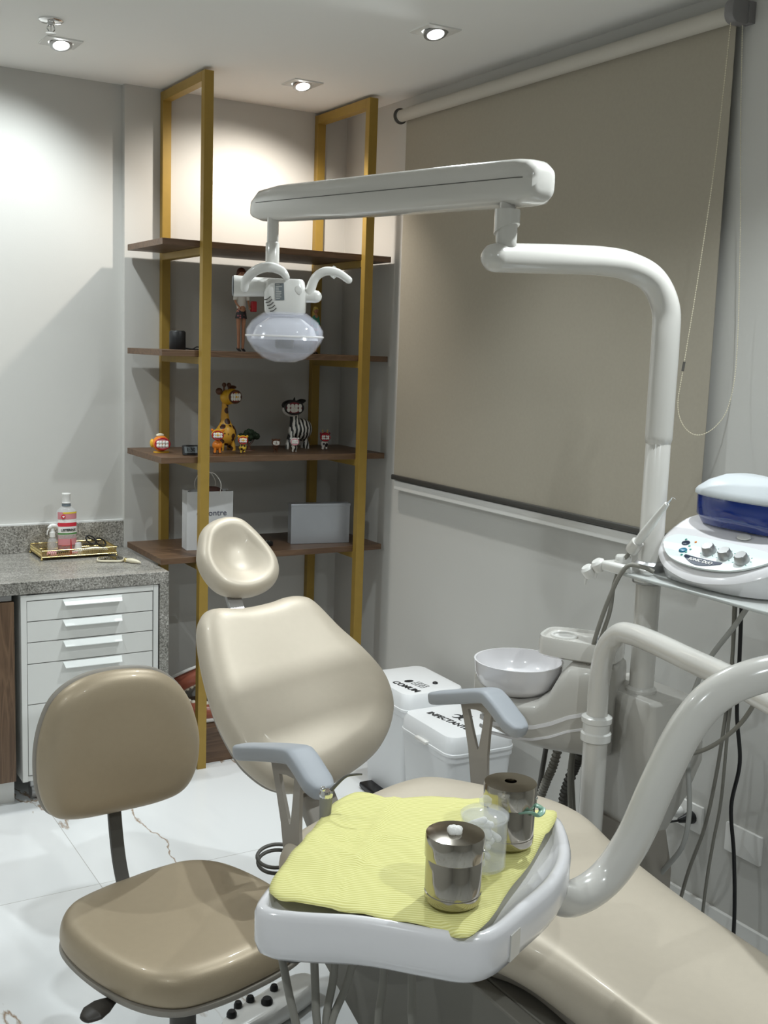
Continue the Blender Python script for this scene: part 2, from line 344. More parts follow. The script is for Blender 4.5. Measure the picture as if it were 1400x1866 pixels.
def frame(o, ux, uy):
    ux = Vector(ux).normalized(); uz = ux.cross(Vector(uy)).normalized(); uy = uz.cross(ux)
    m = Matrix((ux, uy, uz)).transposed().to_4x4(); m.translation = Vector(o); return m
def tilt(O, rz, a):
    """frame of a cushion: x across, y up the slope (a degrees from horizontal), z out of its face"""
    rz, a = rad(rz), rad(a); u = Vector((math.cos(rz), math.sin(rz), 0)); bk = Vector((-math.sin(rz), math.cos(rz), 0))
    return frame(O, u, bk*math.cos(a)+Vector((0,0,1))*math.sin(a))
def cushion(out, rings, X=None, hf=None, c=None, fine=10):
    """rings: (inset metres, height) from the underside edge round to the top rim, then the face shrinks to its middle"""
    c = c or centroid(out); b = B(); R = []
    for d, h in rings: R.append([inset(p, c, d)+(h,) for p in out])
    last = R[-1]; d, h = rings[-1]
    for k in range(1, fine+1):
        f = 1-k/(fine+0.0)*0.985; R.append([(c[0]+(p[0]-c[0])*f, c[1]+(p[1]-c[1])*f, h) for p in last])
    if hf:
        nr = len(rings)
        for i, ring in enumerate(R):
            if i >= nr-2:
                wgt = 0.5 if i == nr-2 else 1.0
                R[i] = [(x, y, z+wgt*hf(x, y, (i-nr+1)/fine)) for x, y, z in ring]
    b.loft(R, X=X); return b
def gauss(x, y, cx, cy, sx, sy): return math.exp(-((x-cx)/sx)**2-((y-cy)/sy)**2)
# ------------------------------------------------------------------ the room
b = B().box((XL-.1, YB-.1, -.1), (XR+.2, YW+.2, 0)); struct('floor', b, MARB, origin=(0,0,0), smooth=0)
b = B().box((XL-.1, YB-.1, ZC), (XR+.2, YW+.2, ZC+.1)); struct('ceiling', b, CEIL, smooth=0)
b = B().box((1.345, YW, 0), (XR+.2, YW+.15, ZC)); b.box((XL-.1, YW+.03, 0), (1.345, YW+.15, ZC)); struct('wall_back', b, WALL, smooth=0)
b = B()
WY0, WY1, WZ0, WZ1 = 2.22, 3.60, 1.09, 2.30
b.box((XR, YB, 0), (XR+.15, WY0, ZC)); b.box((XR, WY1, 0), (XR+.15, YW+.1, ZC)); b.box((XR, WY0, 0), (XR+.15, WY1, WZ0)); b.box((XR, WY0, WZ1), (XR+.15, WY1, ZC)); struct('wall_right', b, WALL, smooth=0)
b = B().box((XL-.15, YB-.1, 0), (XL, YW+.1, ZC)); struct('wall_left', b, WALL, smooth=0)
b = B().box((XL-.1, YB-.15, 0), (XR+.1, YB, ZC)); struct('wall_front', b, WALL, smooth=0)
b = B().box((XR-.012, YB, 0), (XR, YW, 0.10)); struct('baseboard_right', b, WHITEP, smooth=0, bevel=0.002)
b = B().box((1.345, YW-.012, 0), (XR-.012, YW, 0.10)); struct('baseboard_back', b, WHITEP, smooth=0, bevel=0.002)
# window behind the blind: frame, panes, sill
wf = B(); wf.box((XR+.04, WY0, WZ0), (XR+.08, WY0+.05, WZ1)); wf.box((XR+.04, WY1-.05, WZ0), (XR+.08, WY1, WZ1)); wf.box((XR+.04, WY0, WZ1-.05), (XR+.08, WY1, WZ1)); wf.box((XR+.04, WY0, WZ0), (XR+.08, WY1, WZ0+.05)); wf.box((XR+.04, 2.82, WZ0), (XR+.08, 2.87, WZ1))
wo = struct('window_1', wf, ALU, smooth=0)
obj('glass', B().box((XR+.055, WY0+.05, WZ0+.05), (XR+.062, WY1-.05, WZ1-.05)), GLASS, wo, smooth=0)
b = B().box((XR-.027, 2.08, 1.040), (XR+.04, 3.69, 1.076)); struct('trim_1', b, WHITEP, smooth=0, bevel=0.003)
# downlights
def downlight_parts(t):
    f = B(); o = superel(0.058, 0.058, 40, 64); c = (0, 0)
    inn = [(0.040*math.cos(2*math.pi*k/64), 0.040*math.sin(2*math.pi*k/64)) for k in range(64)]
    f.loft([[(x, y, 0) for x, y in o], [(x*0.98, y*0.98, -0.004) for x, y in o], [(x, y, -0.004) for x, y in inn], [(x, y, 0) for x, y in inn]], cap0=False, cap1=False)
    obj('frame', f, WHITEP, t, smooth=30)
    g = B(); g.lathe([(0.036, -0.002), (0.036, -0.012), (0.026, -0.014), (0.025, -0.006)], n=32, cap0=False, cap1=False)
    X = Matrix.Rotation(rad(-20), 4, 'X')
    g.v = [X @ v for v in g.v]
    obj('ring', g, ALU, t)
    h = B(); h.lathe([(0.0255, -0.0085), (0.0255, -0.0095)], n=32); h.v = [X @ v for v in h.v]
    obj('lens', h, LAMPEM, t)
def lamp_light(parent, col, aim, k):
    l = bpy.data.lights.new('downlight_beam', 'SPOT'); l.energy = LIGHT_W*k; l.color = col; l.spot_size = rad(SPOT_DEG); l.spot_blend = SPOT_BLEND; l.shadow_soft_size = 0.022
    o = bpy.data.objects.new('downlight_beam', l); C.objects.link(o); o.location = (0, 0, -0.03); o.parent = parent
    o.rotation_euler = Vector(aim).to_track_quat('-Z', 'Y').to_euler()
LAB = ['square white recessed downlight beside the chrome sprinkler head', 'square white recessed downlight over the gold shelving', 'glaring square white recessed downlight in mid ceiling, nearest the roller blind']
first = None
for i, (x, y, col, aim, k) in enumerate(LAMPS):
    lab = LAB[i] if i < 3 else 'square white recessed downlight outside the picture'
    if i == 0:
        first = thing('ceiling_downlight', lab, 'ceiling light', (x, y, ZC), 'recessed ceiling downlights', local=True); downlight_parts(first); t = first; made = [t]
    else:
        t = dup(first, (x, y, ZC), 0, lab); made.append(t)
for t, (x, y, col, aim, k) in zip(made, LAMPS): lamp_light(t, col, aim, k)
# sprinkler head
t = thing('fire_sprinkler', 'chrome fire sprinkler head hanging from the ceiling', 'sprinkler', (0.905, 3.53, ZC))
obj('escutcheon', B().lathe([(0.036, 0), (0.036, -0.004), (0.030, -0.008), (0.012, -0.010), (0.012, -0.014)], (0.905, 3.53, ZC)), CHROME, t)
b = B().lathe([(0.010, 0), (0.010, -0.008), (0.007, -0.010)], (0.905, 3.53, ZC-.008)); 
for sx in (-1, 1): b.tube([(0.905+sx*.007, 3.53, ZC-.017), (0.905+sx*.011, 3.53, ZC-.026), (0.905+sx*.004, 3.53, ZC-.037)], 0.0022, 8)
b.cyl((0.905, 3.53, ZC-.016), (0.905, 3.53, ZC-.037), 0.0022); obj('body', b, CHROME, t)
obj('deflector', B().lathe([(0.004, 0), (0.015, -0.002), (0.016, -0.003), (0.004, -0.004)], (0.905, 3.53, ZC-.036)), CHROME, t)
# ------------------------------------------------------------------ roller blind
t = thing('roller_blind', 'beige fabric roller blind lowered over the window', 'blind', (2.24, 2.85, 1.09))
obj('roller_tube', B().cyl((2.238, 2.10, 2.444), (2.238, 3.70, 2.444), 0.022, n=32), ROLLC, t)
b = B(); N = 40
fr, bk = [], []
for i in range(N+1):
    z = 2.444-(2.444-1.095)*i/N; x = 2.2605+0.0008*math.sin(i*0.3); fr.append([(x+0.0008*math.sin(j*0.5+1), 2.108+(3.69-2.108)*j/30, z) for j in range(31)])
for g, dx in ((fr, 0), (fr, 0.0012)):
    b.loft([[(p[0]+dx, p[1], p[2]) for p in r] for r in g], cap0=False, cap1=False, closed=False)
obj('fabric', b, BLIND, t)
b = B().box((2.252, 2.10, 1.079), (2.268, 3.70, 1.099), r=0.004); obj('bottom_rail', b, mat('dark_rail', (0.085, 0.082, 0.075), 0.4, metal=0.4), t)
obj('end_cap', B().lathe([(0.025, 0), (0.025, 0.006), (0.029, 0.006), (0.029, 0.012), (0.022, 0.014)], (2.238, 3.69, 2.444), 32, 0, (0, 1, 0)), DGREY, t)
b = B().prism(rrect(-0.032, 0.040, -0.030, 0.032, 0.024), 0, 0.030, X=frame((2.238, 2.102, 2.446), (1, 0, 0), (0, 0, 1)), bev=0.005); b.box((2.262, 2.070, 2.422), (2.286, 2.100, 2.474)); obj('bracket', b, mat('bracket_grey', (0.20, 0.19, 0.19), 0.4), t)
def beads(path, r=0.0017, step=0.006):
    P = spline(path, 24); b = B(); acc = 0; last = P[0]
    b.tube(path, 0.0006, 6, sub=12)
    for p in P[1:]:
        seg = (p-last).length; 
        k = step-acc
        while k < seg:
            b.ball(last+(p-last)*(k/seg), r, n=6); k += step
        acc = seg-(k-step); last = p
    return b
ch = obj('pull_chain', beads([(2.222, 2.090, 2.43), (2.215, 2.10, 2.1), (2.20, 2.115, 1.8), (2.185, 2.13, 1.56), (2.18, 2.135, 1.46), (2.188, 2.115, 1.405), (2.21, 2.085, 1.385), (2.24, 2.055, 1.41), (2.262, 2.035, 1.47), (2.27, 2.03, 1.6), (2.265, 2.045, 1.9), (2.258, 2.068, 2.2), (2.255, 2.082, 2.42)]), CREAM, t)
obj('connector', B().cyl((2.186, 2.129, 1.575), (2.184, 2.131, 1.55), 0.0035, n=10), DGREY, ch)
# ------------------------------------------------------------------ counter
t = thing('granite_counter', 'grey speckled granite counter with a waterfall side beside the shelving', 'counter', (0.8, 3.96, 0))
CX1 = 1.345; CY0 = 3.695; CY1 = 4.23; CZ = 0.778
b = B().box((-0.3, CY0, 0.737), (CX1, CY1, CZ)); b.box((1.312, CY0, 0), (CX1, CY1, 0.737)); obj('worktop', b, GRAN, t, smooth=0, bevel=0.0015)
b = B().box((-0.3, CY1-.02, CZ), (CX1, CY1, 0.883)); obj('backsplash', b, GRAN, t, smooth=0, bevel=0.001)
obj('sealant', B().box((-0.3, CY1-.016, 0.883), (CX1, CY1, 0.888)), GROUTW, t, smooth=0)
# drawer unit on castors
t = thing('drawer_cabinet', 'white five-drawer cabinet on castors under the granite counter', 'cabinet', (1.07, 3.95, 0))
x0, x1, z0, z1, y0, y1 = 0.833, 1.308, 0.082, 0.732, 3.700, 4.12
b = B().box((x0, y0, z0), (x0+.018, y1, z1)); b.box((x1-.018, y0, z0), (x1, y1, z1)); b.box((x0+.018, y0, z1-.02), (x1-.018, y1, z1)); b.box((x0+.018, y0+.005, z0), (x1-.018, y1, z0+.018)); b.box((x0+.018, y1-.01, z0), (x1-.018, y1, z1))
obj('carcass', b, CABW, t, smooth=0, bevel=0.0012)
edges = [0.7105, 0.6395, 0.5675, 0.4935, 0.352, 0.102]
for k in range(5):
    zt, zb = edges[k]-.0015, edges[k+1]+.0015
    d = obj('drawer', B().box((x0+.0205, y0+.002, zb), (x1-.0205, y0+.02, zt)), CABW, t, smooth=0, bevel=0.0008)
    h = B(); hx0, hx1 = 0.972, 1.176; zt2 = zt-.002
    h.add([(hx0, y0+.001, zt2), (hx1, y0+.001, zt2), (hx1-.004, y0-.020, zt2-.016), (hx0+.004, y0-.020, zt2-.016), (hx0, y0+.001, zt2-.0025), (hx1, y0+.001, zt2-.0025), (hx1-.004, y0-.020, zt2-.0185), (hx0+.004, y0-.020, zt2-.0185)], [(0,1,2,3),(7,6,5,4),(0,3,7,4),(1,5,6,2),(3,2,6,7),(0,4,5,1)])
    obj('drawer_handle', h, HANDLE, d, smooth=0)
for cx, cy in ((x0+.05, y0+.06), (x1-.05, y0+.06), (x0+.05, y1-.05), (x1-.05, y1-.05)):
    c = B().cyl((cx-.012, cy, .028), (cx+.012, cy, .028), .028, n=24); c.box((cx-.016, cy-.018, .045), (cx+.016, cy+.018, .082), r=.004); obj('castor', c, [ALU], t)
# wooden cabinet at the left edge
t = thing('wood_cabinet', 'walnut-fronted base cabinet under the counter, left of the white drawers', 'cabinet', (0.25, 3.96, 0))
obj('body', B().box((-0.3, 3.722, 0.09), (0.80, 4.21, 0.72)), CABW, t, smooth=0)
obj('door', B().box((0.30, 3.702, 0.09), (0.812, 3.72, 0.712)), WOODV, t, smooth=0, bevel=0.001)
obj('door', B().box((-0.3, 3.702, 0.09), (0.296, 3.72, 0.712)), WOODV, t, smooth=0, bevel=0.001)
obj('grip_profile', B().box((-0.3, 3.706, 0.716), (0.805, 3.722, 0.735)), ALU, t, smooth=0, bevel=0.002)
obj('toe_kick', B().box((-0.3, 3.75, 0.0), (0.815, 4.2, 0.09)), WHITEP, t, smooth=0)
# ------------------------------------------------------------------ gold shelving
t = thing('shelving_unit', 'tall walnut shelving on gold metal frames in the corner', 'shelving', (1.82, 3.99, 0))
PX = ((1.482, 1.516), (2.136, 2.172)); YF0, YF1 = 3.752, 3.782
SZ = [1.937, 1.554, 1.173, 0.806, 0.145]
for xa, xb in PX:
    b = B().box((xa, YF0, 0), (xb, YF1, ZC-.012)); obj('upright', b, GOLD, t, smooth=0, bevel=0.0012)
    b = B().box((xa, 4.17, 0), (xb, 4.198, ZC-.012)); obj('upright', b, GOLD, t, smooth=0, bevel=0.0012)
    b = B().box((xa, YF1, ZC-.046), (xb, 4.17, ZC-.012)); obj('top_rail', b, GOLD, t, smooth=0, bevel=0.0012)
    for z in SZ[:4]:
        b = B().box((xa, YF1, z-.048), (xb, 4.17, z-.0225)); obj('bracket_rail', b, GOLD, t, smooth=0, bevel=0.001)
for z in SZ:
    b = B().box((1.346, 3.784, z-.022), (2.270, 4.168, z)); obj('shelf_board', b, WOOD, t, smooth=0, bevel=0.0008)
obj('plinth', B().box((1.40, 3.80, 0), (2.26, 4.15, 0.122)), WOOD, t, smooth=0)
# ------------------------------------------------------------------ things on the counter
def bottle_prof(c): return c
bx, by, bz = 1.098, 4.10, CZ+.012
t = thing('gold_tray', 'low filigree gold tray with small feet on the granite counter', 'tray', (1.10, 4.10, CZ))
tx0, tx1, ty0, ty1 = 0.985, 1.262, 4.035, 4.205
obj('base', B().box((tx0, ty0, CZ+.010), (tx1, ty1, CZ+.013)), GOLDM, t, smooth=0)
b = B()
for (ax, ay, bx_, by_) in ((tx0, ty0, tx1, ty0), (tx1, ty0, tx1, ty1), (tx1, ty1, tx0, ty1), (tx0, ty1, tx0, ty0)):
    b.cyl((ax, ay, CZ+.036), (bx_, by_, CZ+.036), 0.0018, n=8); b.cyl((ax, ay, CZ+.013), (bx_, by_, CZ+.013), 0.0018, n=8)
    L_ = math.hypot(bx_-ax, by_-ay); k = int(L_/.007)
    for i in range(k):
        for s0, s1 in ((0, 1), (1, 0)):
            p = (ax+(bx_-ax)*(i+s0)/k, ay+(by_-ay)*(i+s0)/k, CZ+.013); q = (ax+(bx_-ax)*(i+s1)/k, ay+(by_-ay)*(i+s1)/k, CZ+.036); b.cyl(p, q, 0.0007, n=5)
obj('rim', b, GOLDM, t)
for px_, py_ in ((tx0, ty0), (tx1, ty0), (tx0, ty1), (tx1, ty1)): obj('foot', B().ball((px_, py_, CZ+.005), 0.005, n=12), GOLDM, t)
# mouthwash bottle
bx, by, bz = 1.098, 4.12, CZ+.0135
t = thing('mouthwash_bottle', 'clear mouthwash bottle with white cap and red label on the gold tray', 'bottle', (bx, by, bz))
body = [(0.030, 0), (0.034, 0.004), (0.034, 0.06), (0.033, 0.10), (0.037, 0.115), (0.0375, 0.145), (0.034, 0.158), (0.022, 0.168), (0.014, 0.172), (0.0135, 0.186)]
obj('body', B().lathe(body, (bx, by, bz), 40, sy=0.62), GLASS, t)
obj('liquid', B().lathe([(0.028, 0.003), (0.0315, 0.006), (0.0315, 0.085)], (bx, by, bz), 40, sy=0.60), PINKL, t)
obj('cap', B().lathe([(0.0165, 0.183), (0.0165, 0.187), (0.0155, 0.188), (0.0155, 0.212), (0.0165, 0.214), (0.0165, 0.219), (0.014, 0.221)], (bx, by, bz), 32), WHITEP, t)
obj('neck_ring', B().lathe([(0.0165, 0.172), (0.0165, 0.181)], (bx, by, bz), 32), mat('smoke_plastic', (0.15, 0.18, 0.20), 0.3), t)
lb = B()
def curved(za, zb, mi, a0=-1.15, a1=1.15, off=0.0012, rr=0.0345):
    n = 12; A = [a0+(a1-a0)*k/n for k in range(n+1)]
    for o2 in (off,):
        ring = [[((rr+o2)*math.sin(a)+bx, -(rr*0.62+o2)*math.cos(a)+by, z+bz) for a in A] for z in (za, zb)]
        lb.loft(ring, mi, False, False, closed=False)
curved(0.052, 0.152, 1, off=0.0030); curved(0.125, 0.152, 2, off=0.0036); curved(0.146, 0.152, 3, off=0.0040, a0=-0.5)
curved(0.098, 0.112, 0, off=0.0036); curved(0.074, 0.096, 1, off=0.0036); curved(0.068, 0.074, 4, off=0.0038); curved(0.028, 0.066, 2, off=0.0030)
lbl = obj('label', lb, [LABR, LABW, LABP, LABY, LABG], t, smooth=60)
obj('lettering', text_b('LISTERINE', 0.0125, frame((bx, by-.0262, bz+.085), (1, 0, 0), (0, 0, 1)), bold=0.0004, depth=0.0006), BLACK, lbl)
b = B().cyl((bx-.018, by-.0245, bz+.136), (bx-.018, by-.0268, bz+.136), 0.008, n=20); obj('emblem', b, LABR, lbl)
# heart on the seal of the label
hp = [(0.0045*16*math.sin(a)**3/16, 0.0045*(13*math.cos(a)-5*math.cos(2*a)-2*math.cos(3*a)-math.cos(4*a))/16) for a in [2*math.pi*k/24 for k in range(24)]]
obj('heart', B().prism(hp, 0, 0.0008, X=frame((bx-.018, by-.0268, bz+.136), (1, 0, 0), (0, 0, 1))), LABW, lbl)
# spray bottle
sx_, sy_ = 1.043, 4.11
t = thing('spray_bottle', 'small clear spray bottle with white trigger on the gold tray', 'bottle', (sx_, sy_, bz))
obj('body', B().lathe([(0.016, 0), (0.018, 0.003), (0.018, 0.040), (0.014, 0.052), (0.009, 0.057), (0.009, 0.062)], (sx_, sy_, bz), 28), GLASS, t)
b = B().lathe([(0.0105, 0.060), (0.0105, 0.078), (0.007, 0.080), (0.007, 0.092)], (sx_, sy_, bz), 24); obj('collar', b, WHITEP, t)
b = B().tube([(sx_-.012, sy_-.002, bz+.096), (sx_, sy_, bz+.102), (sx_+.012, sy_, bz+.100), (sx_+.022, sy_+.004, bz+.090)], [0.006, 0.009, 0.008, 0.005], 12, round_ends=True); obj('nozzle_head', b, WHITEP, t)
b = B().tube([(sx_-.010, sy_-.003, bz+.094), (sx_-.018, sy_-.004, bz+.083), (sx_-.020, sy_-.004, bz+.070)], [0.003, 0.0025, 0.002], 8); obj('trigger', b, WHITEP, t)
# small cup
t = obj('measuring_cup', B().lathe([(0.0155, 0), (0.0155, 0.002), (0.0115, 0.033), (0.010, 0.034)], (1.137, 4.105, bz)), mat('frosted_cup', (0.85, 0.85, 0.86), 0.4, trans=0.3), top=('upturned frosted plastic cup beside the mouthwash on the gold tray', 'cup'))
# toothbrush
t = thing('toothbrush', 'white toothbrush lying in the gold tray', 'toothbrush', (1.15, 4.06, bz))
obj('handle', B().tube([(1.235, 4.065, bz+.010), (1.19, 4.063, bz+.016), (1.145, 4.06, bz+.014), (1.10, 4.056, bz+.008)], [0.004, 0.006, 0.005, 0.0035], 12, round_ends=True), WHITEP, t)
obj('bristles', B().box((1.100, 4.052, bz+.003), (1.122, 4.060, bz+.010), r=.001), PINK, t)
t = obj('pen', B().tube([(1.012, 4.050, bz+.004), (1.05, 4.062, bz+.008), (1.09, 4.075, bz+.010)], [0.002, 0.004, 0.0045], 10, round_ends=True), BLACK, top=('black pen lying at the left of the gold tray', 'pen'))
t = obj('jar_lid', B().lathe([(0.017, 0), (0.018, 0.001), (0.018, 0.010), (0.016, 0.012)], (1.030, 4.066, bz), 28), PINK, top=('small round pink jar at the front left of the gold tray', 'jar'))
t = obj('interdental_brush', B().tube([(1.093, 4.045, bz), (1.094, 4.043, bz+.03), (1.093, 4.042, bz+.060)], [0.0035, 0.003, 0.0015], 8), RED, top=('red plastic pick standing against the mouthwash bottle', 'dental pick'))
# spectacles
t = thing('glasses', 'folded black-framed spectacles propped on the rim of the gold tray', 'glasses', (1.22, 4.12, bz))
def ringpath(c, a, bb, X, n=20): return [X @ Vector((a*math.cos(2*math.pi*k/n), bb*math.sin(2*math.pi*k/n), 0)) for k in range(n+1)]
for i, (cx_, cy_, cz_, rx_) in enumerate(((1.188, 4.115, bz+.040, 0), (1.223, 4.105, bz+.030, 0))):
    X = frame((cx_, cy_, cz_), (0.75, -0.2, -0.55), (0.45, 0.3, 0.8)); fm = obj('rim', B().tube(ringpath(0, 0.021, 0.013, X), 0.0028, 8, sub=2), BLACK, t)
b = B().tube([(1.175, 4.13, bz+.055), (1.20, 4.16, bz+.035), (1.235, 4.17, bz+.022)], 0.0025, 8); obj('temple', b, BLACK, t)
b = B().tube([(1.242, 4.10, bz+.020), (1.20, 4.13, bz+.018), (1.165, 4.14, bz+.020)], 0.0025, 8); obj('temple', b, BLACK, t)
# hand mirror
t = thing('hand_mirror', 'ivory hand mirror with a gold collar lying on the counter in front of the tray', 'mirror', (1.22, 3.93, CZ))
X = frame((1.215, 3.955, CZ+.006), (0.93, -0.36, 0), (0.36, 0.93, 0))
o = superel(0.050, 0.042, 4, 40); obj('back_plate', B().prism(o, -.004, 0.003, X=X, bev=.002), CREAM, t)
obj('mirror_glass', B().prism(superel(0.045, 0.037, 4, 40), 0.003, 0.004, X=X), MIRROR, t)
obj('collar', B().lathe([(0.0075, 0), (0.009, 0.004), (0.0075, 0.010)], (1.252, 3.905, CZ+.010), 16, 0, (0.6, -0.75, 0)), GOLDM, t)
obj('handle', B().tube([(1.256, 3.899, CZ+.010), (1.270, 3.880, CZ+.010), (1.283, 3.862, CZ+.009), (1.292, 3.850, CZ+.007)], [0.0065, 0.0095, 0.007, 0.003], 14, round_ends=True), CREAM, t)
# ------------------------------------------------------------------ things on the shelves
z = SZ[1]
t = thing('smart_speaker', 'black cylindrical speaker on the second shelf from the top', 'speaker', (1.468, 3.93, z))
obj('body', B().lathe([(0.028, 0), (0.030, 0.003), (0.030, 0.064), (0.027, 0.068)], (1.468, 3.96, z), 36), BLACK, t)
obj('ring', B().lathe([(0.0245, 0.068), (0.0245, 0.0695), (0.022, 0.0695)], (1.468, 3.96, z), 36), DGREY, t)
obj('power_cord', B().tube([(1.498, 3.965, z+.006), (1.525, 3.955, z+.004), (1.55, 3.97, z+.012), (1.58, 3.955, z+.003), (1.53, 4.00, z+.003), (1.56, 4.03, z+.003)], 0.0025, 8), BLACK, t)
def doll(t, x, y, z, H, hair, coat, dress, glam=True):
    s = H
    def P(dx, dz, dy=0): return (x+dx*s, y+dy*s, z+dz*s)
    b = B()
    for sg in (-1, 1): b.tube([P(.028*sg, .02), P(.03*sg, .13), P(.032*sg, .26), P(.033*sg, .38), P(.03*sg, .50)], [.014*s, .019*s, .021*s, .028*s, .034*s], 12)
    b.tube([P(0, .46), P(0, .52), P(0, .62), P(0, .72), P(0, .80), P(0, .86)], [.05*s, .055*s, .038*s, .05*s, .05*s, .02*s], 14)
    for sg in (-1, 1): b.tube([P(.055*sg, .79), P(.075*sg, .68), P(.085*sg, .60, -.02), P(.07*sg, .54, -.09), P(.06*sg, .52, -.12)], [.018*s, .016*s, .013*s, .011*s, .014*s], 10)
    b.ball(P(0, .93), .052*s, sz=1.18, n=20); b.cyl(P(0, .84), P(0, .90), .018*s); b.ball(P(0, .925, -.052), .008*s, n=8)
    obj('body', b, SKIN, t)
    f = B()
    for sg in (-1, 1): f.ball(P(.02*sg, .945, -.047), .007*s, n=8)
    obj('eyes', f, BLACK, t); obj('mouth', B().ball(P(0, .905, -.046), .010*s, n=8, sz=.4), RED, t)
    h = B(); h.ball(P(0, .95, .014), .060*s, sz=1.1, n=18); h.tube([P(0, .97, .03), P(0, .88, .065), P(0, .76, .07), P(0, .68, .055)], [.045*s, .055*s, .045*s, .02*s], 12)
    obj('hair', h, hair, t)
    c = B().lathe([(.050*s, .50*s), (.062*s, .56*s), (.056*s, .64*s), (.064*s, .76*s), (.05*s, .82*s), (.025*s, .835*s)], (x, y, z), 20, sy=.8); obj('top', c, coat, t)
    for sg in (-1, 1):
        obj('sleeve', B().tube([P(.055*sg, .80), P(.075*sg, .70), P(.085*sg, .62, -.01)], [.026*s, .025*s, .026*s], 12), coat, t)
    obj('skirt', B().lathe([(.075*s, .40*s), (.062*s, .48*s), (.050*s, .54*s)], (x, y, z), 20, sy=.85, cap0=False), dress, t)
    for sg in (-1, 1): obj('shoe', B().tube([P(.03*sg, .035, .02), P(.03*sg, .02, -.02), P(.03*sg, .008, -.06)], [.017*s, .016*s, .010*s], 10, round_ends=True), BLACK, t)
t = thing('fashion_doll', 'fashion doll in a white coat and dark skirt standing behind the operating lamp', 'doll', (1.725, 3.97, SZ[1]))
doll(t, 1.725, 3.97, SZ[1], 0.31, mat('auburn_hair', (0.10, 0.03, 0.015), 0.5), WHT, SKIRT)
obj('handbag', B().box((1.75, 3.925, SZ[1]+.15), (1.77, 3.945, SZ[1]+.19), r=.003), RED, t)
t = thing('small_doll', 'small blond doll in a green dress by the right rear gold upright', 'doll', (2.085, 4.05, SZ[1]))
doll(t, 2.085, 4.05, SZ[1], 0.185, BLOND, GRN, GRN)
# toothy animal figurines
def mouth(t, c, r, d, sc=1.0, big=True, ring=RED, upper=DRED):
    """open mouth showing teeth on the front (d) of a head"""
    d = Vector(d).normalized(); c = Vector(c); X = frame(c, Vector((0, 0, 1)).cross(d).normalized()*-1 if False else d.cross(Vector((0, 0, 1))).normalized()*-1, (0, 0, 1))
    X = frame(c, Vector((0, 0, 1)).cross(-d).normalized()*-1, (0, 0, 1))
    # lips: torus, cavity: disc, teeth: little balls
    b = B(); n = 24; b.tube([X @ Vector((r*math.cos(2*math.pi*k/n)*sc, r*.85*math.sin(2*math.pi*k/n), 0)) for k in range(n+1)], r*.14, 8, sub=1); obj('lips', b, ring, t)
    b = B(); b.lathe([(r*.98, -r*.05), (r*.9, r*.03)], (0, 0, 0), 24, sx=sc, sy=.85, X=X); obj('gums', b, upper, t)
    b = B()
    for row, nn in ((.26, 4), (-.30, 4)):
        for k in range(nn):
            fx = (k-(nn-1)/2)*.42; b.ball((fx*r*sc, row*r*.9, r*.10), r*.26, n=10, sz=.6, sy=1.2, X=X)
    obj('teeth', b, WHT, t)
def figure(t, x, y, z, H, body, face, d=(0, -1, 0), neck=0.3, ears=None, earm=None, horns=False, hr=0.22, bodyw=0.2, bodyd=0.28, legm=None, ring=RED, upper=DRED, headoff=0.06):
    """little quadruped sitting square on four legs, big head with an open mouth. H = overall height"""
    dv = Vector(d).normalized(); sd = Vector((dv.y*-1, dv.x, 0)); O = Vector((x, y, z))
    def P(f, s_, h): return O+dv*f*H+sd*s_*H+Vector((0, 0, h*H))
    leg = 0.16; bh = 0.30 if neck < .35 else .26
    b = B()
    for f, s_ in ((.10, .10), (.10, -.10), (-.14, .10), (-.14, -.10)): b.tube([P(f, s_, .0), P(f*.95, s_*.9, leg*.6), P(f*.8, s_*.7, bh)], [.050*H, .040*H, .055*H], 10)
    b.ball(P(-.02, 0, bh+.02), bodyw*H, n=18, sz=.95)
    top = 1-2*hr
    b.tube([P(.02, 0, bh+.06), P(.05, 0, (bh+top)/2+.02), P(headoff, 0, top+.06)], [.15*H, .085*H, .075*H] if neck > .3 else [.13*H, .11*H, .09*H], 12)
    obj('body', b, body, t)
    hc = P(headoff, 0, 1-hr-.03)
    obj('head', B().ball(hc, hr*H, n=22, sz=.9), face, t)
    mouth(t, hc+dv*hr*H*.80+Vector((0, 0, -.01*H)), hr*H*.78, dv, 1.1, ring=ring, upper=upper)
    e = B()
    for sg in (-1, 1): e.ball(hc+sd*sg*hr*H*.85+Vector((0, 0, hr*H*.70)), .06*H, n=12)
    obj('ears', e, earm or face, t)
    if horns:
        hb = B()
        for sg in (-1, 1): hb.cyl(hc+sd*sg*hr*H*.35+Vector((0, 0, hr*H*.75)), hc+sd*sg*hr*H*.5+Vector((0, 0, hr*H*1.25)), .018*H, .012*H, n=8); hb.ball(hc+sd*sg*hr*H*.5+Vector((0, 0, hr*H*1.3)), .028*H, n=8)
        obj('horns', hb, BRN if horns is True else horns, t)
    tl = B().tube([P(-.2, 0, bh+.08), P(-.27, 0, bh-.02), P(-.29, 0, bh-.12)], .016*H, 8, round_ends=True); obj('tail', tl, body, t)
    hf_ = B()
    for f, s_ in ((.11, .10), (.11, -.10), (-.13, .10), (-.13, -.10)): hf_.lathe([(.058*H, 0), (.055*H, .05*H)], P(f, s_, 0), 12)
    obj('hooves', hf_, legm or BRN, t)
z = SZ[2]
dd = (-.25, -1, 0)
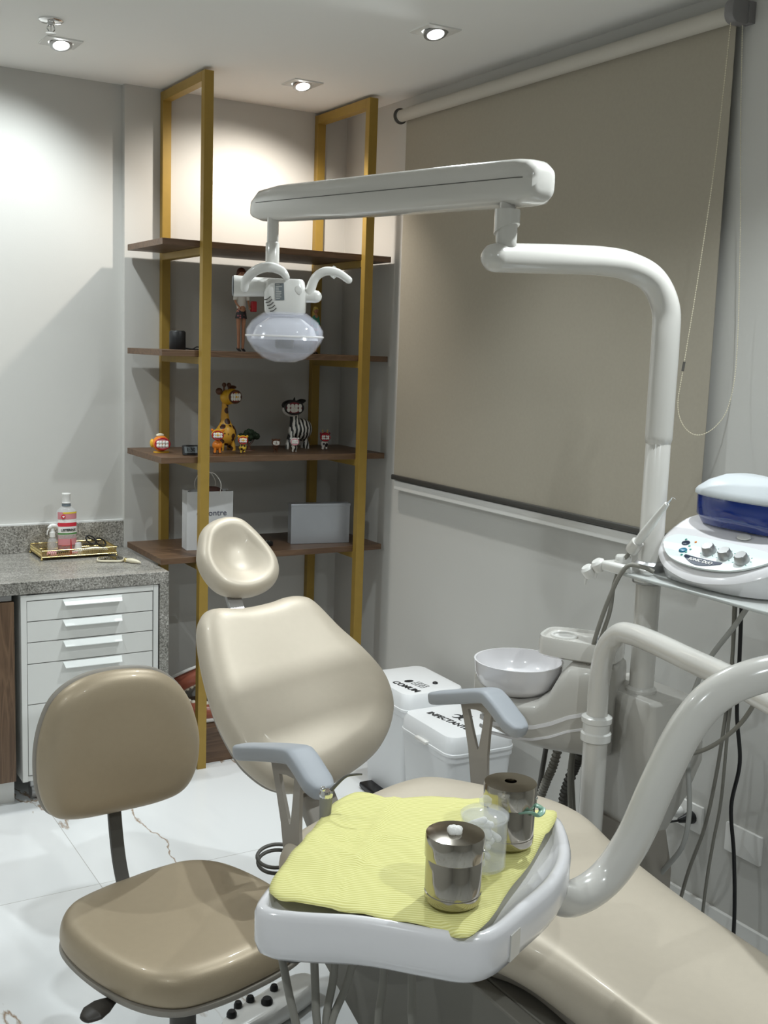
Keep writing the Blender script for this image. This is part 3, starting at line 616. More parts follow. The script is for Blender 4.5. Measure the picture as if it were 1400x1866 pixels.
# large giraffe
t = thing('giraffe_figurine', 'large spotted giraffe figurine with a toothy open mouth', 'figurine', (1.68, 4.02, z))
b = B(); gx, gy = 1.69, 4.02
for sx2, sy2 in ((-.022, -.018), (.022, -.018), (-.022, .022), (.022, .022)): b.tube([(gx+sx2*1.1, gy+sy2, z), (gx+sx2, gy+sy2, z+.03), (gx+sx2*.7, gy+sy2*.7, z+.06)], [.010, .009, .014], 10)
b.ball((gx, gy, z+.062), .042, n=22, sz=1.1); b.tube([(gx, gy, z+.08), (gx-.004, gy, z+.12), (gx-.006, gy-.002, z+.16), (gx-.004, gy-.004, z+.20)], [.034, .017, .012, .014], 14)
obj('body', b, GIRS, t)
hc = Vector((gx+.002, gy-.010, z+.205)); b = B().ball(hc, .030, n=20, sz=1.0); b.ball(hc+Vector((.012, -.012, .004)), .030, n=20); obj('head', b, YEL, t)
mouth(t, hc+Vector((.016, -.036, .003)), .027, (.35, -1, .0), 1.1, ring=BRN)
b = B().ball(hc+Vector((-.036, .0, .022)), .014, n=12); b.ball(hc+Vector((.022, .012, .038)), .012, n=12, sx=1.6, sz=.6); obj('ears', b, BRN, t)
b = B()
for q in (-.016, .004): b.cyl(hc+Vector((q, 0, .02)), hc+Vector((q, 0, .046)), .004, n=8); b.ball(hc+Vector((q, 0, .047)), .009, n=10)
obj('horns', b, BRN, t)
# large zebra
t = thing('zebra_figurine', 'large striped zebra figurine with a toothy open mouth', 'figurine', (2.0, 4.02, z))
gx, gy = 2.005, 4.03
b = B()
for sx2, sy2, lean in ((-.045, -.02, -.012), (-.03, .02, -.006), (.035, -.01, .006), (.035, .025, .004)): b.tube([(gx+sx2+lean, gy+sy2, z), (gx+sx2, gy+sy2, z+.03), (gx+sx2*.6, gy+sy2*.7, z+.065)], [.009, .009, .014], 10)
b.ball((gx+.018, gy, z+.078), .044, n=22, sz=1.0); b.ball((gx-.012, gy-.004, z+.070), .030, n=18); b.tube([(gx-.01, gy-.004, z+.08), (gx-.016, gy-.004, z+.12), (gx-.022, gy-.006, z+.15)], [.028, .019, .017], 14)
obj('body', b, ZEB, t)
hc = Vector((gx-.034, gy-.012, z+.158)); obj('head', B().ball(hc, .034, n=20, sx=1.15, sz=.85), WHT, t)
mouth(t, hc+Vector((-.004, -.030, .008)), .030, (-.15, -1, .1), 1.25, ring=BLACK)
b = B().ball(hc+Vector((-.002, .002, .016)), .033, n=16, sx=1.2, sz=.7); obj('cap', b, BLACK, t)
b = B().tube([hc+Vector((.025, .01, .02)), hc+Vector((.046, .012, .030)), hc+Vector((.062, .012, .034))], [.014, .012, .006], 10, round_ends=True); b.cyl(hc+Vector((.008, 0, .028)), hc+Vector((.012, 0, .048)), .008, .002, n=8); obj('ears', b, BLACK, t)
figs = [
 ('tiger_figurine', 'small orange tiger figurine in front of the large giraffe', 1.600, 3.885, .098, ORG, YEL, dict(earm=ORG, hr=.24)),
 ('giraffe_figurine', 'small yellow spotted giraffe figurine beside the dark miniature tree', 1.695, 3.868, .074, GIRS2, YEL, dict(earm=YEL, hr=.26)),
 ('monkey_figurine', 'small brown monkey figurine, smallest on the shelf', 1.848, 3.900, .056, BRN, BRN, dict(hr=.30, upper=WHT, ring=BRN)),
 ('zebra_figurine', 'small striped zebra figurine in front of the large zebra', 1.915, 3.875, .062, ZEB, WHT, dict(hr=.28, ring=PINK, upper=PINK)),
 ('cow_figurine', 'black and white cow figurine with a red face near the right gold upright', 2.085, 3.945, .076, COWS, DRED, dict(hr=.27, horns=YEL, earm=DRED)),
]
for nm, lab, x, y, H, bm_, fm_, kw in figs:
    t = thing(nm, lab, 'figurine', (x, y, z)); figure(t, x, y, z, H, bm_, fm_, (-.35, -1, 0), **kw)
t = thing('fish_figurine', 'round orange and red fish figurine with big teeth at the left shelf end', 'figurine', (1.405, 3.97, z))
obj('base', B().prism(superel(.030, .018, 2.2, 30, 1.41, 3.965), z, z+.004), YEL, t)
obj('body', B().ball((1.408, 3.965, z+.034), .031, n=24, sz=.95), ORG, t); mouth(t, (1.405, 3.938, z+.034), .024, (-.2, -1, 0), 1.1, upper=PINK)
obj('tail', B().ball((1.380, 3.98, z+.034), .014, n=12, sx=.6, sz=1.2), YEL, t); obj('fin', B().ball((1.405, 3.965, z+.064), .010, n=12, sx=1.6, sz=.8), CREAM, t)
t = thing('miniature_tree', 'dark green miniature tree model between the giraffes', 'model tree', (1.77, 4.0, z))
b = B().tube([(1.775, 3.99, z), (1.774, 3.99, z+.02), (1.76, 3.99, z+.045)], [.008, .005, .004], 8); b.tube([(1.775, 3.99, z+.02), (1.795, 3.99, z+.04)], [.005, .003], 8); b.lathe([(.028, 0), (.026, .003)], (1.775, 3.99, z), 24); obj('trunk', b, BRN, t)
b = B(); rnd = random.Random(4)
for q in range(34):
    a = rnd.uniform(0, 6.28); r0 = rnd.uniform(0, .036); hz = z+.05+rnd.uniform(-.006, .026)*(1-r0/.05); b.ball((1.775+r0*math.cos(a), 3.99+r0*.6*math.sin(a), hz), rnd.uniform(.009, .014), n=8)
obj('foliage', b, mat('dark_leaves', (0.015, 0.03, 0.012), 0.8), t)
# digital clock
t = thing('digital_clock', 'small black digital clock beside the left gold upright', 'clock', (1.475, 3.845, z))
X = frame((1.478, 3.840, z+.0205), (1, -.05, 0), (0, .25, 1)); obj('case', B().prism(rrect(-.030, .030, -.018, .018, .003), -.010, 0, X=X), BLACK, t)
sc_ = obj('screen', B().prism(rrect(-.024, .024, -.012, .012, .001), 0, .0006, X=X), LCD, t); obj('digits', text_b('1:30', .020, X @ Matrix.Translation((0, 0, .0012))), BLACK, sc_)
# paper bag
z = SZ[3]
t = thing('paper_gift_bag', 'white paper bag with cord handles standing behind the chair headrest', 'bag', (1.59, 3.95, z))
X = frame((1.586, 3.94, z), (1, -.12, 0), (0, 0, 1)) # local: x across, y up, z toward viewer
W, D, H = .178, .075, .222
def bagring(yy, k=1.0, pinch=0): return [(-W/2*k, yy, D/2*k), (0, yy, D/2*k), (W/2*k, yy, D/2*k), (W/2*k-pinch, yy, 0), (W/2*k, yy, -D/2*k), (0, yy, -D/2*k), (-W/2*k, yy, -D/2*k), (-W/2*k+pinch, yy, 0)]
b = B().loft([bagring(0), bagring(H*.35, 1, .004), bagring(H*.7, 1, .010), bagring(H, 1, .016)], cap1=False, X=X); b.loft([bagring(H, .985, .016), bagring(.005, .985)], cap0=False, X=X); obj('bag', b, PAPERB, t, smooth=20)
for zz in (D/2+.002, -D/2-.002):
    b = B().tube([X @ Vector(p) for p in ((-.035, H-.012, zz), (-.040, H+.03, zz), (-.015, H+.068, zz), (.015, H+.068, zz), (.040, H+.03, zz), (.035, H-.012, zz))], .0018, 8); obj('cord_handle', b, WHT, t)
obj('filling', B().ball(X @ Vector((.01, H-.004, 0)), .05, n=14, sy=.5, sz=.4), BAGTISS, t)
obj('lettering', text_b('encontre', .032, X @ Matrix.Translation((.006, H-.082, D/2+.0015)), depth=.0003), mat('grey_ink', (0.09, 0.09, 0.13), .5), t)
# silver box
t = thing('silver_box', 'wide holographic silver box standing on the fourth shelf', 'box', (2.0, 3.95, z))
X = Matrix.Translation((2.045, 3.90, z)) @ Matrix.Rotation(rad(-10), 4, 'Z')
obj('body', B().box((-.122, -.022, .0005), (.122, .022, .158), X=X), SILVER, t, smooth=0, bevel=.001)
obj('lid_edge', B().box((-.1235, -.0235, .150), (.1235, .0235, .160), X=X), SILVER, t, smooth=0, bevel=.001)
# calculator like dark gadget
t = thing('game_controller', 'dark gadget lying flat left of the silver box', 'remote control', (1.80, 3.90, z))
X = Matrix.Translation((1.805, 3.90, z)) @ Matrix.Rotation(rad(20), 4, 'Z')
obj('case', B().prism(rrect(-.035, .035, -.022, .022, .01), 0, .018, X=X, bev=.004), BLACK, t)
b = B()
for i in range(4):
    for j in range(2): b.lathe([(.004, .018), (.0035, .0205)], (-.021+i*.014, -.008+j*.015, 0), 12, X=X)
obj('buttons', b, DGREY, t)
# giant jaw model on the bottom shelf
z = SZ[4]
t = thing('jaw_model', 'oversized open jaw model with pink gums and white teeth on the bottom shelf', 'dental model', (1.53, 3.93, z))
def arch(n, a, b_, z_, tiltx): return [(a*math.cos(math.pi*(k/(n-1))), -b_*math.sin(math.pi*(k/(n-1))), z_) for k in range(n)]
Xl = Matrix.Translation((1.575, 3.98, z+.004)) @ Matrix.Scale(.82, 4); Xu = Matrix.Translation((1.56, 4.02, z+.10)) @ Matrix.Rotation(rad(-28), 4, 'X') @ Matrix.Rotation(rad(-12), 4, 'Y') @ Matrix.Scale(.82, 4)
for nm, X, sg in (('lower_jaw', Xl, 1), ('upper_jaw', Xu, -1)):
    b = B(); p = [X @ Vector(v) for v in arch(13, .085, .13, .035 if sg > 0 else .02, 0)]; b.tube(p, [.034, .032, .034], 16, flat=1.0, sub=4)
    g = obj(nm, b, GUM, t)
    tb = B()
    for v in arch(14, .082, .128, .068 if sg > 0 else -.012, 0): tb.ball(v, .0135, n=12, sz=1.25, X=X)
    obj('teeth', tb, TOOTH, g)
    o = smooth2([(.125, .02), (.12, -.08), (.07, -.165), (0, -.18), (-.07, -.165), (-.12, -.08), (-.125, .02)]); pz = (-.002, .01) if sg > 0 else (.05, .062)
    obj('plate', B().prism(o, pz[0], pz[1], X=X, bev=.003), WHT, g)
# ------------------------------------------------------------------ waste bins
def bin_(x, y, rz, W, D, H, name_, word, lab, top2=.06):
    t = thing('waste_bin', lab, 'waste bin', (x, y, 0))
    X = Matrix.Translation((x, y, 0)) @ Matrix.Rotation(rad(rz), 4, 'Z')
    R = []
    for k, zz in ((.86, .0), (.88, .02), (1.0, H-.05), (1.03, H-.05), (1.03, H-.02)): R.append([(px_*k, py_*k, zz) for px_, py_ in rrect(-W/2, W/2, -D/2, D/2, .03)])
    obj('body', B().loft(R, X=X), mat('bin_'+word, (0.74, 0.75, 0.76), 0.4), t)
    o = rrect(-W/2*1.06, W/2*1.06, -D/2*1.06, D/2*1.06, .04)
    l = obj('lid', B().loft([[(a, c_, H-.03) for a, c_ in o], [(a, c_, H-.022) for a, c_ in o], [(a*.985, c_*.985, H-.02) for a, c_ in o], [(a*.97, c_*.97, H+.012) for a, c_ in o], [(a*.90, c_*.92, H+.03) for a, c_ in o], [(a*.80, c_*.8, H+.034) for a, c_ in o]], X=X), mat('lid_'+word, (0.82, 0.83, 0.84), 0.3, coat=.2), t)
    obj('lid_grip', B().box((-.035, -D/2*1.06-.012, H-.026), (.035, -D/2*1.03, H-.014), r=.004, X=X), WHITEP, l)
    b = B().box((-W*.30, -D/2-.035, .004), (W*.30, -D/2*.86+.01, .024), r=.006, X=X); obj('pedal', b, BLACK, t)
    return t, X, l
# common-waste bin (against the wall)
t, X, l = bin_(2.095, 3.235, -92, .32, .245, .385, 'common', 'common', 'white pedal bin marked COMUM behind the dental chair, against the wall')
TX = X @ Matrix.Translation((0, 0, .4095))
T2 = frame((2.055, 3.18, .4195), (.12, -1, 0), (1, .12, 0))
obj('lettering', text_b('COMUM', .036, T2 @ Matrix.Translation((.010, -.038, 0)), bold=.0012), BLACK, l)
b = B(); b.ball(T2 @ Vector((-.035, .012, .001)), .012, n=12, sz=.1, sx=1.5)
for i in range(4): b.add([(-.01+.0, .0+i*.012, .0005), (.05, .0+i*.012, .0005), (.05, .002+i*.012, .0005), (-.01, .002+i*.012, .0005)], [(0, 1, 2, 3)], 0, T2); b.add([(-.01+i*.02, .0, .0005), (-.008+i*.02, .0, .0005), (-.008+i*.02, .036, .0005), (-.01+i*.02, .036, .0005)], [(0, 1, 2, 3)], 0, T2)
obj('pictogram', b, BLACK, l); obj('knob', B().ball(T2 @ Vector((.035, .075, .002)), .010, n=12, sz=.5), BLACK, l)
t, X, l = bin_(2.045, 2.885, -92, .31, .245, .352, 'infectious', 'infectious', 'white pedal bin marked INFECTANTE behind the right armrest, in front of the other bin')
T2 = frame((2.035, 2.885, .3865), (.12, -1, 0), (1, .12, 0))
obj('lettering', text_b('INFECTANTE', .034, T2 @ Matrix.Translation((0.0, -.028, 0)), bold=.0012), BLACK, l)
b = B()
for k in range(3):
    a = rad(90+120*k); c = Vector((math.cos(a)*.022, .035+math.sin(a)*.022, .0006))
    arc = [(c.x+.016*math.cos(a+s_), c.y+.016*math.sin(a+s_), .0006) for s_ in [math.pi+ (q-8)*.30 for q in range(17)]]
    b.tube([T2 @ Vector(p) for p in arc], [.001, .004, .005, .004, .001], 6, sub=2, flat=.15)
obj('biohazard_symbol', b, BLACK, l)
# ------------------------------------------------------------------ wall sockets
t = thing('power_outlet', 'white double power outlet on the wall with two plugs in it', 'outlet', (XR, 2.09, .315))
X = frame((XR, 2.09, .322), (0, -1, 0), (0, 0, 1))
obj('plate', B().prism(rrect(-.059, .059, -.039, .039, .004), 0, .009, X=X, bev=.002), WHITEP, t)
for s0 in (-.024, .024): obj('socket', B().prism([(.018*math.cos(k*math.pi/3), .013*math.sin(k*math.pi/3)) for k in range(6)], .009, .0105, X=X @ Matrix.Translation((s0, 0, 0))), CABW, t)
def plug(x_, m, lab, path, name='power_plug'):
    t = thing(name, lab, 'plug', tuple(X @ Vector((x_, 0, .01))))
    obj('body', B().tube([X @ Vector((x_, 0, .011)), X @ Vector((x_, 0, .022)), X @ Vector((x_-.004, -.002, .036)), X @ Vector((x_-.010, -.006, .052))], [.018, .017, .011, .006], 14), m, t)
    return t
t = plug(-.024, WHITEP, 'white plug in the left socket of the double outlet', None)
obj('cord', B().tube([X @ Vector(p) for p in ((-.034, -.006, .052), (-.055, -.02, .070), (-.075, -.05, .075), (-.085, -.10, .07), (-.09, -.17, .05), (-.10, -.30, .03))], .0035, 8), WHITEP, t)
t = plug(.024, BLACK, 'black plug in the right socket of the double outlet', None)
obj('cord', B().tube([X @ Vector(p) for p in ((.014, -.006, .052), (-.012, -.02, .070), (-.035, -.05, .075), (-.048, -.10, .07), (-.055, -.17, .05), (-.06, -.30, .03))], .0035, 8), BLACK, t)
t = obj('blank_plate', B().prism(rrect(-.060, .060, -.040, .040, .004), 0, .010, X=frame((XR, 1.887, .318), (0, -1, 0), (0, 0, 1)), bev=.002), WHITEP, top=('blank white wall plate right of the double outlet', 'wall plate'))
# ------------------------------------------------------------------ stool
SRZ = 15
t = thing('operator_stool', 'bronze leather operator stool with a backrest, in the left foreground', 'stool', (0.735, 1.925, 0))
Xs = Matrix.Translation((0.742, 1.945, 0)) @ Matrix.Rotation(rad(SRZ), 4, 'Z')
seat_o = smooth2([(-.215, .0), (-.20, -.12), (-.155, -.195), (-.08, -.220), (0, -.225), (.08, -.220), (.155, -.195), (.20, -.12), (.215, 0), (.20, .12), (.15, .185), (.07, .205), (0, .207), (-.07, .205), (-.15, .185), (-.20, .12)], 6)
hf = lambda x, y, q: -.006*gauss(x, y, 0, .03, .12, .12)+.0
obj('seat', cushion(seat_o, [(.010, .416), (.003, .420), (0, .430), (.002, .450), (.008, .466), (.018, .475), (.036, .480)], X=Xs, hf=hf), LEATS, t, smooth=80, sub=1)
obj('seat_shell', B().loft([[inset(p, (0, 0), d)+(zz,) for p in seat_o] for d, zz in ((.06, .394), (.02, .396), (.006, .402), (.000, .409), (.001, .416), (.01, .419))], X=Xs), TAUPE, t, smooth=60)
Xb = tilt((0.69, 2.2, .74), 8, 95)
bo = smooth2([(-.177, .008), (-.167, .076), (-.14, .130), (-.084, .162), (0.0, .168), (.085, .150), (.148, .098), (.182, .025), (.193, -.034), (.186, -.098), (.155, -.140), (.091, -.154), (-.012, -.153), (-.097, -.146), (-.145, -.125), (-.170, -.070)], 6)
obj('backrest', cushion(bo, [(.012, -.012), (.003, -.006), (0, .004), (.004, .016), (.014, .027), (.028, .033), (.05, .036)], X=Xb, hf=lambda x, y, q: .006*gauss(x, y, 0, -.02, .12, .1)), LEATS, t, smooth=80, sub=1)
obj('backrest_shell', B().loft([[inset(p, (0, 0), d)+(zz,) for p in bo] for d, zz in ((.07, -.034), (.03, -.030), (.008, -.022), (-.002, -.012), (.0, -.005), (.01, .0))], X=Xb), TAUPE, t, smooth=60)
b = B()
pp = [(0.690, 2.235, .66), (0.694, 2.232, .56), (0.700, 2.215, .46), (0.708, 2.18, .40), (0.720, 2.10, .375), (0.735, 1.98, .375)]
P = spline([Vector(p) for p in pp], 8)
R = []
for i, p in enumerate(P):
    T = (P[min(i+1, len(P)-1)]-P[max(0, i-1)]).normalized(); u = Vector((math.cos(rad(12)), math.sin(rad(12)), 0)); v = T.cross(u).normalized(); R.append([p+u*.015+v*.004, p-u*.015+v*.004, p-u*.015-v*.004, p+u*.015-v*.004])
b.loft(R); obj('back_bar', b, DGREY, t, smooth=30, bevel=.001)
obj('column', B().lathe([(.026, .06), (.026, .30), (.030, .305), (.030, .385)], (0.737, 1.930, 0), 28), DGREY, t)
b = B().box((-.08, -.06, .372), (.08, .08, .388), X=Xs, r=.004); obj('mechanism', b, DGREY, t)
b = B().tube([(0.66, 1.90, .386), (0.61, 1.862, .392), (0.575, 1.842, .395)], .0045, 8); lv = obj('lever', b, DGREY, t)
obj('lever_paddle', B().tube([(0.578, 1.844, .395), (0.563, 1.836, .395), (0.545, 1.828, .394), (0.525, 1.818, .392), (0.510, 1.810, .390)], [.009, .013, .022, .024, .014], 16, round_ends=True, flat=.4), mat('dark_brown_plastic', (.035, .03, .025), .45), lv)
for k in range(5):
    a = rad(20+72*k); dx, dy = math.cos(a), math.sin(a); ox, oy = 0.737, 1.930
    b = B().tube([(ox+.02*dx, oy+.02*dy, .085), (ox+.14*dx, oy+.14*dy, .078), (ox+.26*dx, oy+.26*dy, .062)], [.022, .019, .014], 12, round_ends=True, flat=.7); obj('leg', b, DGREY, t)
    c = B().cyl((ox+.255*dx-dy*.012, oy+.255*dy+dx*.012, .025), (ox+.255*dx+dy*.012, oy+.255*dy-dx*.012, .025), .025, n=20); obj('castor', c, BLACK, t)
obj('hub', B().lathe([(.034, .055), (.036, .06), (.036, .10), (.028, .105)], (0.737, 1.930, 0), 24), DGREY, t)
# ------------------------------------------------------------------ dental chair
t = thing('dental_chair', 'reclined dental chair in pearl champagne leather, centre of the room', 'dental chair', (1.33, 1.75, 0))
so = smooth2([(0.945, 1.93), (0.985, 2.005), (1.08, 2.062), (1.22, 2.122), (1.36, 2.165), (1.45, 2.155), (1.55, 2.05), (1.625, 1.945), (1.648, 1.82), (1.612, 1.66), (1.588, 1.51), (1.560, 1.33), (1.530, 1.10), (1.50, .86), (1.46, .74), (1.36, .69), (1.24, .72), (1.19, .82), (1.175, 1.05), (1.168, 1.25), (1.150, 1.42), (1.09, 1.56), (1.00, 1.68), (0.945, 1.80)], 5)
def seat_hf(x, y, q):
    # hollow of the seat, raised back rim and lifted edges
    return -.026*gauss(x, y, 1.30, 1.86, .22, .20)-.012*gauss(x, y, 1.34, 1.2, .12, .5)+.012*gauss(x, y, 1.42, 2.12, .25, .07)
sc_c = (1.34, 1.50)
obj('seat', cushion(so, [(.060, .470), (.030, .474), (.010, .487), (0, .505), (.002, .528), (.012, .548), (.030, .562), (.055, .570), (.085, .572)], X=None, hf=seat_hf, c=sc_c, fine=14), LEATH, t, smooth=80, sub=1)
b = B().loft([[inset(p, sc_c, d)+(zz,) for p in so] for d, zz in ((.12, .440), (.06, .445), (.045, .455), (.045, .472), (.08, .476))]); obj('seat_pan', b, TAUPE, t, smooth=60)
# pedestal: scissor lift body and floor plate
b = B()
for xa, xb in ((1.13, 1.165), (1.165, 1.50)):
    pr = [(2.13, .445), (2.16, .30), (2.10, .20), (1.72, .06), (1.10, .06), (1.15, .20), (1.30, .445)] if xb < 1.2 else [(2.11, .445), (2.13, .30), (2.08, .21), (1.70, .07), (1.12, .07), (1.17, .20), (1.32, .445)]
    b.loft([[(xa, y, zz) for y, zz in pr], [(xb, y, zz) for y, zz in pr]])
obj('pedestal', b, DGREYP, t, smooth=0, bevel=.004)
b = B().prism(rrect(1.06, 1.58, 1.0, 2.0, .06), 0, .06, bev=.012); obj('floor_plate', b, DGREYP, t)
# backrest
Xk = tilt((1.26, 2.6, .76), 5, 45)
bo = smooth2([(-.205, .105), (-.180, .155), (-.144, .176), (-.057, .168), (.031, .175), (.087, .186), (.136, .184), (.172, .160), (.219, .068), (.262, -.002), (.296, -.084), (.298, -.150), (.278, -.210), (.231, -.268), (.169, -.314), (.093, -.345), (.010, -.368), (-.084, -.370), (-.148, -.345), (-.192, -.296), (-.218, -.237), (-.234, -.128), (-.226, -.003)], 5)
def back_hf(x, y, q):
    return .015*gauss(x, y, .07, -.24, .16, .13)-.008*gauss(x, y, .03, -.04, .14, .14)
obj('backrest', cushion(bo, [(.040, -.060), (.015, -.052), (.003, -.036), (0, -.018), (.005, .0), (.018, .016), (.038, .026), (.065, .030)], X=Xk, hf=back_hf, c=(.03, -.11), fine=14), LEATH, t, smooth=80, sub=1)
b = B().loft([[inset(p, (.03, -.11), d)+(zz,) for p in bo] for d, zz in ((.10, -.085), (.04, -.078), (.02, -.068), (.02, -.058), (.05, -.05))], X=Xk); obj('backrest_shell', b, TAUPE, t, smooth=60)
b = B().box((-.05, -.52, -.115), (.05, -.20, -.075), X=Xk, r=.01); obj('back_hinge', b, TAUPE, t)
# headrest
Xh = tilt((1.24, 2.9, .99), 5, 52)
ho = smooth2([(-.089, .038), (-.066, .082), (-.028, .109), (.022, .120), (.068, .108), (.106, .060), (.134, .002), (.143, -.044), (.130, -.087), (.094, -.119), (.036, -.136), (-.024, -.133), (-.070, -.111), (-.098, -.065), (-.105, -.012)], 6)
def head_hf(x, y, q): 
    return -.038*math.exp(-(((x-.018)/.075)**2+((y+.010)/.078)**2)**1.3)
obj('headrest', cushion(ho, [(.040, -.050), (.014, -.042), (.003, -.028), (0, -.012), (.004, .004), (.014, .018), (.030, .026), (.045, .026)], X=Xh, hf=head_hf, c=(.018, -.008), fine=12), LEATH, t, smooth=80, sub=1)
b = B(); p0 = Xk @ Vector((-.035, .12, -.07)); p1 = Xh @ Vector((.0, -.02, -.055)); b.add([p0+Vector((-.022, 0, 0)), p0+Vector((.022, 0, 0)), p1+Vector((.022, 0, 0)), p1+Vector((-.022, 0, 0)), p0+Vector((-.022, .012, -.01)), p0+Vector((.022, .012, -.01)), p1+Vector((.022, .012, -.01)), p1+Vector((-.022, .012, -.01))], [(0,1,2,3),(7,6,5,4),(0,4,5,1),(1,5,6,2),(2,6,7,3),(3,7,4,0)]); obj('headrest_bar', b, ALU, t, smooth=0, bevel=.002)
b = B().tube([(.985+.045*math.cos(a), 2.03+.03*math.sin(a), .50+.012*math.sin(a)) for a in [2*math.pi*k/16 for k in range(17)]], .004, 8, sub=2); b.tube([(.985+.043*math.cos(a), 2.03+.03*math.sin(a), .487+.012*math.sin(a)) for a in [2*math.pi*k/16 for k in range(17)]], .004, 8, sub=2); obj('cable_ring', b, DGREY, t)
# armrests: chevron pads on slotted blades
def armrest(xc, pts, blade, w=.032, h=.018):
    # pad: path in the y-z plane at x = xc
    P = spline([Vector((xc, y, zz)) for y, zz in pts], 6); R = []
    n = len(P)
    for i, p in enumerate(P):
        T = (P[min(i+1, n-1)]-P[max(0, i-1)]).normalized(); u = Vector((1, 0, 0)); v = u.cross(T).normalized()
        e = min(i, n-1-i)/(n-1)*8; k = min(1, .45+.55*math.sqrt(max(0, min(1, e))))
        R.append([p+u*a*k+v*c_*(.6+.4*k) for a, c_ in superel(w, h, 4, 20)])
    pad = obj('armrest', B().loft(R), GREYP, t, smooth=60)
    # blade with a triangular window, as a plate of thickness 8 mm
    (ya, za), (yb, zb), (yc, zc), (yd, zd) = blade    # top back, top front, bottom front, bottom back
    q = lambda s_, tt: (ya*(1-s_)+yb*s_)*(1-tt)+(yd*(1-s_)+yc*s_)*tt
    qz = lambda s_, tt: (za*(1-s_)+zb*s_)*(1-tt)+(zd*(1-s_)+zc*s_)*tt
    n_o = [(0, 0), (.5, 0), (1, 0), (.93, .25), (.88, .5), (.95, 1), (.5, 1), (.05, 1), (.12, .5), (.07, .25)]
    n_i = [(.24, .10), (.5, .09), (.76, .10), (.68, .26), (.56, .44), (.52, .47), (.50, .475), (.48, .47), (.44, .44), (.32, .26)]
    bb = B(); A = []
    for ring in (n_o, n_i):
        for dx in (-.004, .004): A.append([(xc+dx, q(s_, tt), qz(s_, tt)) for s_, tt in ring])
    bb.loft([A[0], A[1], A[3], A[2], A[0]], cap0=False, cap1=False); obj('armrest_support', bb, TAUPE, t, smooth=0, bevel=.0008)
armrest(.985, [(2.230, .668), (2.18, .682), (2.07, .718), (1.955, .752), (1.925, .752), (1.895, .742), (1.86, .728), (1.825, .716)], [(2.065, .705), (1.920, .735), (1.900, .46), (1.980, .46)])
armrest(1.585, [(2.345, .678), (2.30, .692), (2.20, .724), (2.11, .752), (2.08, .748), (2.05, .735), (2.01, .715), (1.975, .700)], [(2.225, .715), (2.085, .738), (2.085, .47), (2.155, .47)])
# ------------------------------------------------------------------ foot control and cable rings
t = thing('foot_control', 'white foot control with black buttons on the floor in front of the stool', 'foot control', (1.10, 2.15, 0))
X = frame((1.06, 2.20, 0), (.93, .36, 0), (-.36, .93, 0))
o = superel(.15, .045, 3, 40); obj('housing', B().prism(o, .005, .055, X=X, bev=.018), WHITEP, t)
for i, (px_, py_, r0) in enumerate(((-.11, .02, .012), (-.075, .035, .010), (-.04, .030, .010), (-.02, -.005, .014), (.03, .02, .010))): obj('button', B().lathe([(r0, .045), (r0, .062), (r0*.7, .068)], (px_, py_, 0), 16, X=X), BLACK, t)
obj('rubber_bumper', B().box((-.165, -.03, .004), (-.13, .03, .04), X=X, r=.008), BLACK, t)
# ------------------------------------------------------------------ dental unit: delivery tray on arms
t = thing('delivery_unit', 'white instrument delivery tray on curved enamel arms beside the chair', 'dental unit', (1.62, 1.88, 0))
trc = (0.88, 1.31)
to = smooth2([(0.585, 1.262), (0.612, 1.305), (0.730, 1.410), (0.800, 1.475), (0.870, 1.515), (0.965, 1.480), (1.070, 1.405), (1.135, 1.335), (1.140, 1.300), (1.078, 1.208), (1.003, 1.145), (0.911, 1.100), (0.835, 1.068), (0.795, 1.072), (0.755, 1.108), (0.690, 1.175), (0.620, 1.225)], 5)
R = []
for d, zz in ((.055, .762), (.020, .764), (.006, .774), (.0, .790), (.0, .828), (.004, .836), (.012, .839), (.020, .836), (.026, .824), (.05, .820)): R.append([inset(p, trc, d)+(zz,) for p in to])
obj('tray_body', B().loft(R), BRIGHT, t, smooth=60)
# recessed badge on the right-front side
bd = B(); Xb_ = frame((0.879, 1.085, .800), (.85, .42, 0), (0, 0, 1)); bd.box((-.014, -.018, -.002), (.014, .020, .0015), X=Xb_); obj('badge_panel', bd, ENAMEL, t, smooth=0, bevel=.0006)
# arm from the tray up and over to the right, then the second arm to the post
A1 = [(1.02, 1.20, .795), (1.085, 1.212, .758), (1.155, 1.215, .772), (1.195, 1.200, .835), (1.225, 1.185, .925), (1.262, 1.170, 1.015), (1.300, 1.150, 1.070), (1.355, 1.120, 1.102), (1.43, 1.09, 1.112), (1.50, 1.08, 1.112), (1.56, 1.08, 1.11)]
obj('tray_arm', B().tube(A1, [.027, .028, .028, .028], 24, sub=8, round_ends=True), ENAMEL, t)
A2 = [(1.800, 1.955, .53), (1.800, 1.955, .70), (1.800, 1.955, .80), (1.800, 1.940, .885), (1.796, 1.895, .936), (1.785, 1.835, .950), (1.762, 1.74, .955), (1.73, 1.605, .956), (1.675, 1.45, .966), (1.61, 1.28, .972), (1.56, 1.12, .975)]
obj('swing_arm', B().tube(A2, .0255, 24, sub=8), ENAMEL, t)
obj('elbow_joint', B().lathe([(.034, .93), (.034, 1.05), (.030, 1.07), (.030, 1.14)], (1.565, 1.08, 0), 28), ENAMEL, t)
obj('post', B().cyl((1.800, 1.955, .0), (1.800, 1.955, .66), .0300, n=32), ENAMEL, t)
obj('post_collar', B().lathe([(.033, .655), (.037, .658), (.037, .676), (.033, .680), (.033, .700), (.037, .704), (.037, .716), (.030, .720)], (1.800, 1.955, 0), 32), WHITEP, t)
b = B().box((1.66, 1.78, .0), (1.90, 2.08, .05), r=.01); obj('base_plate', b, TAUPE, t)
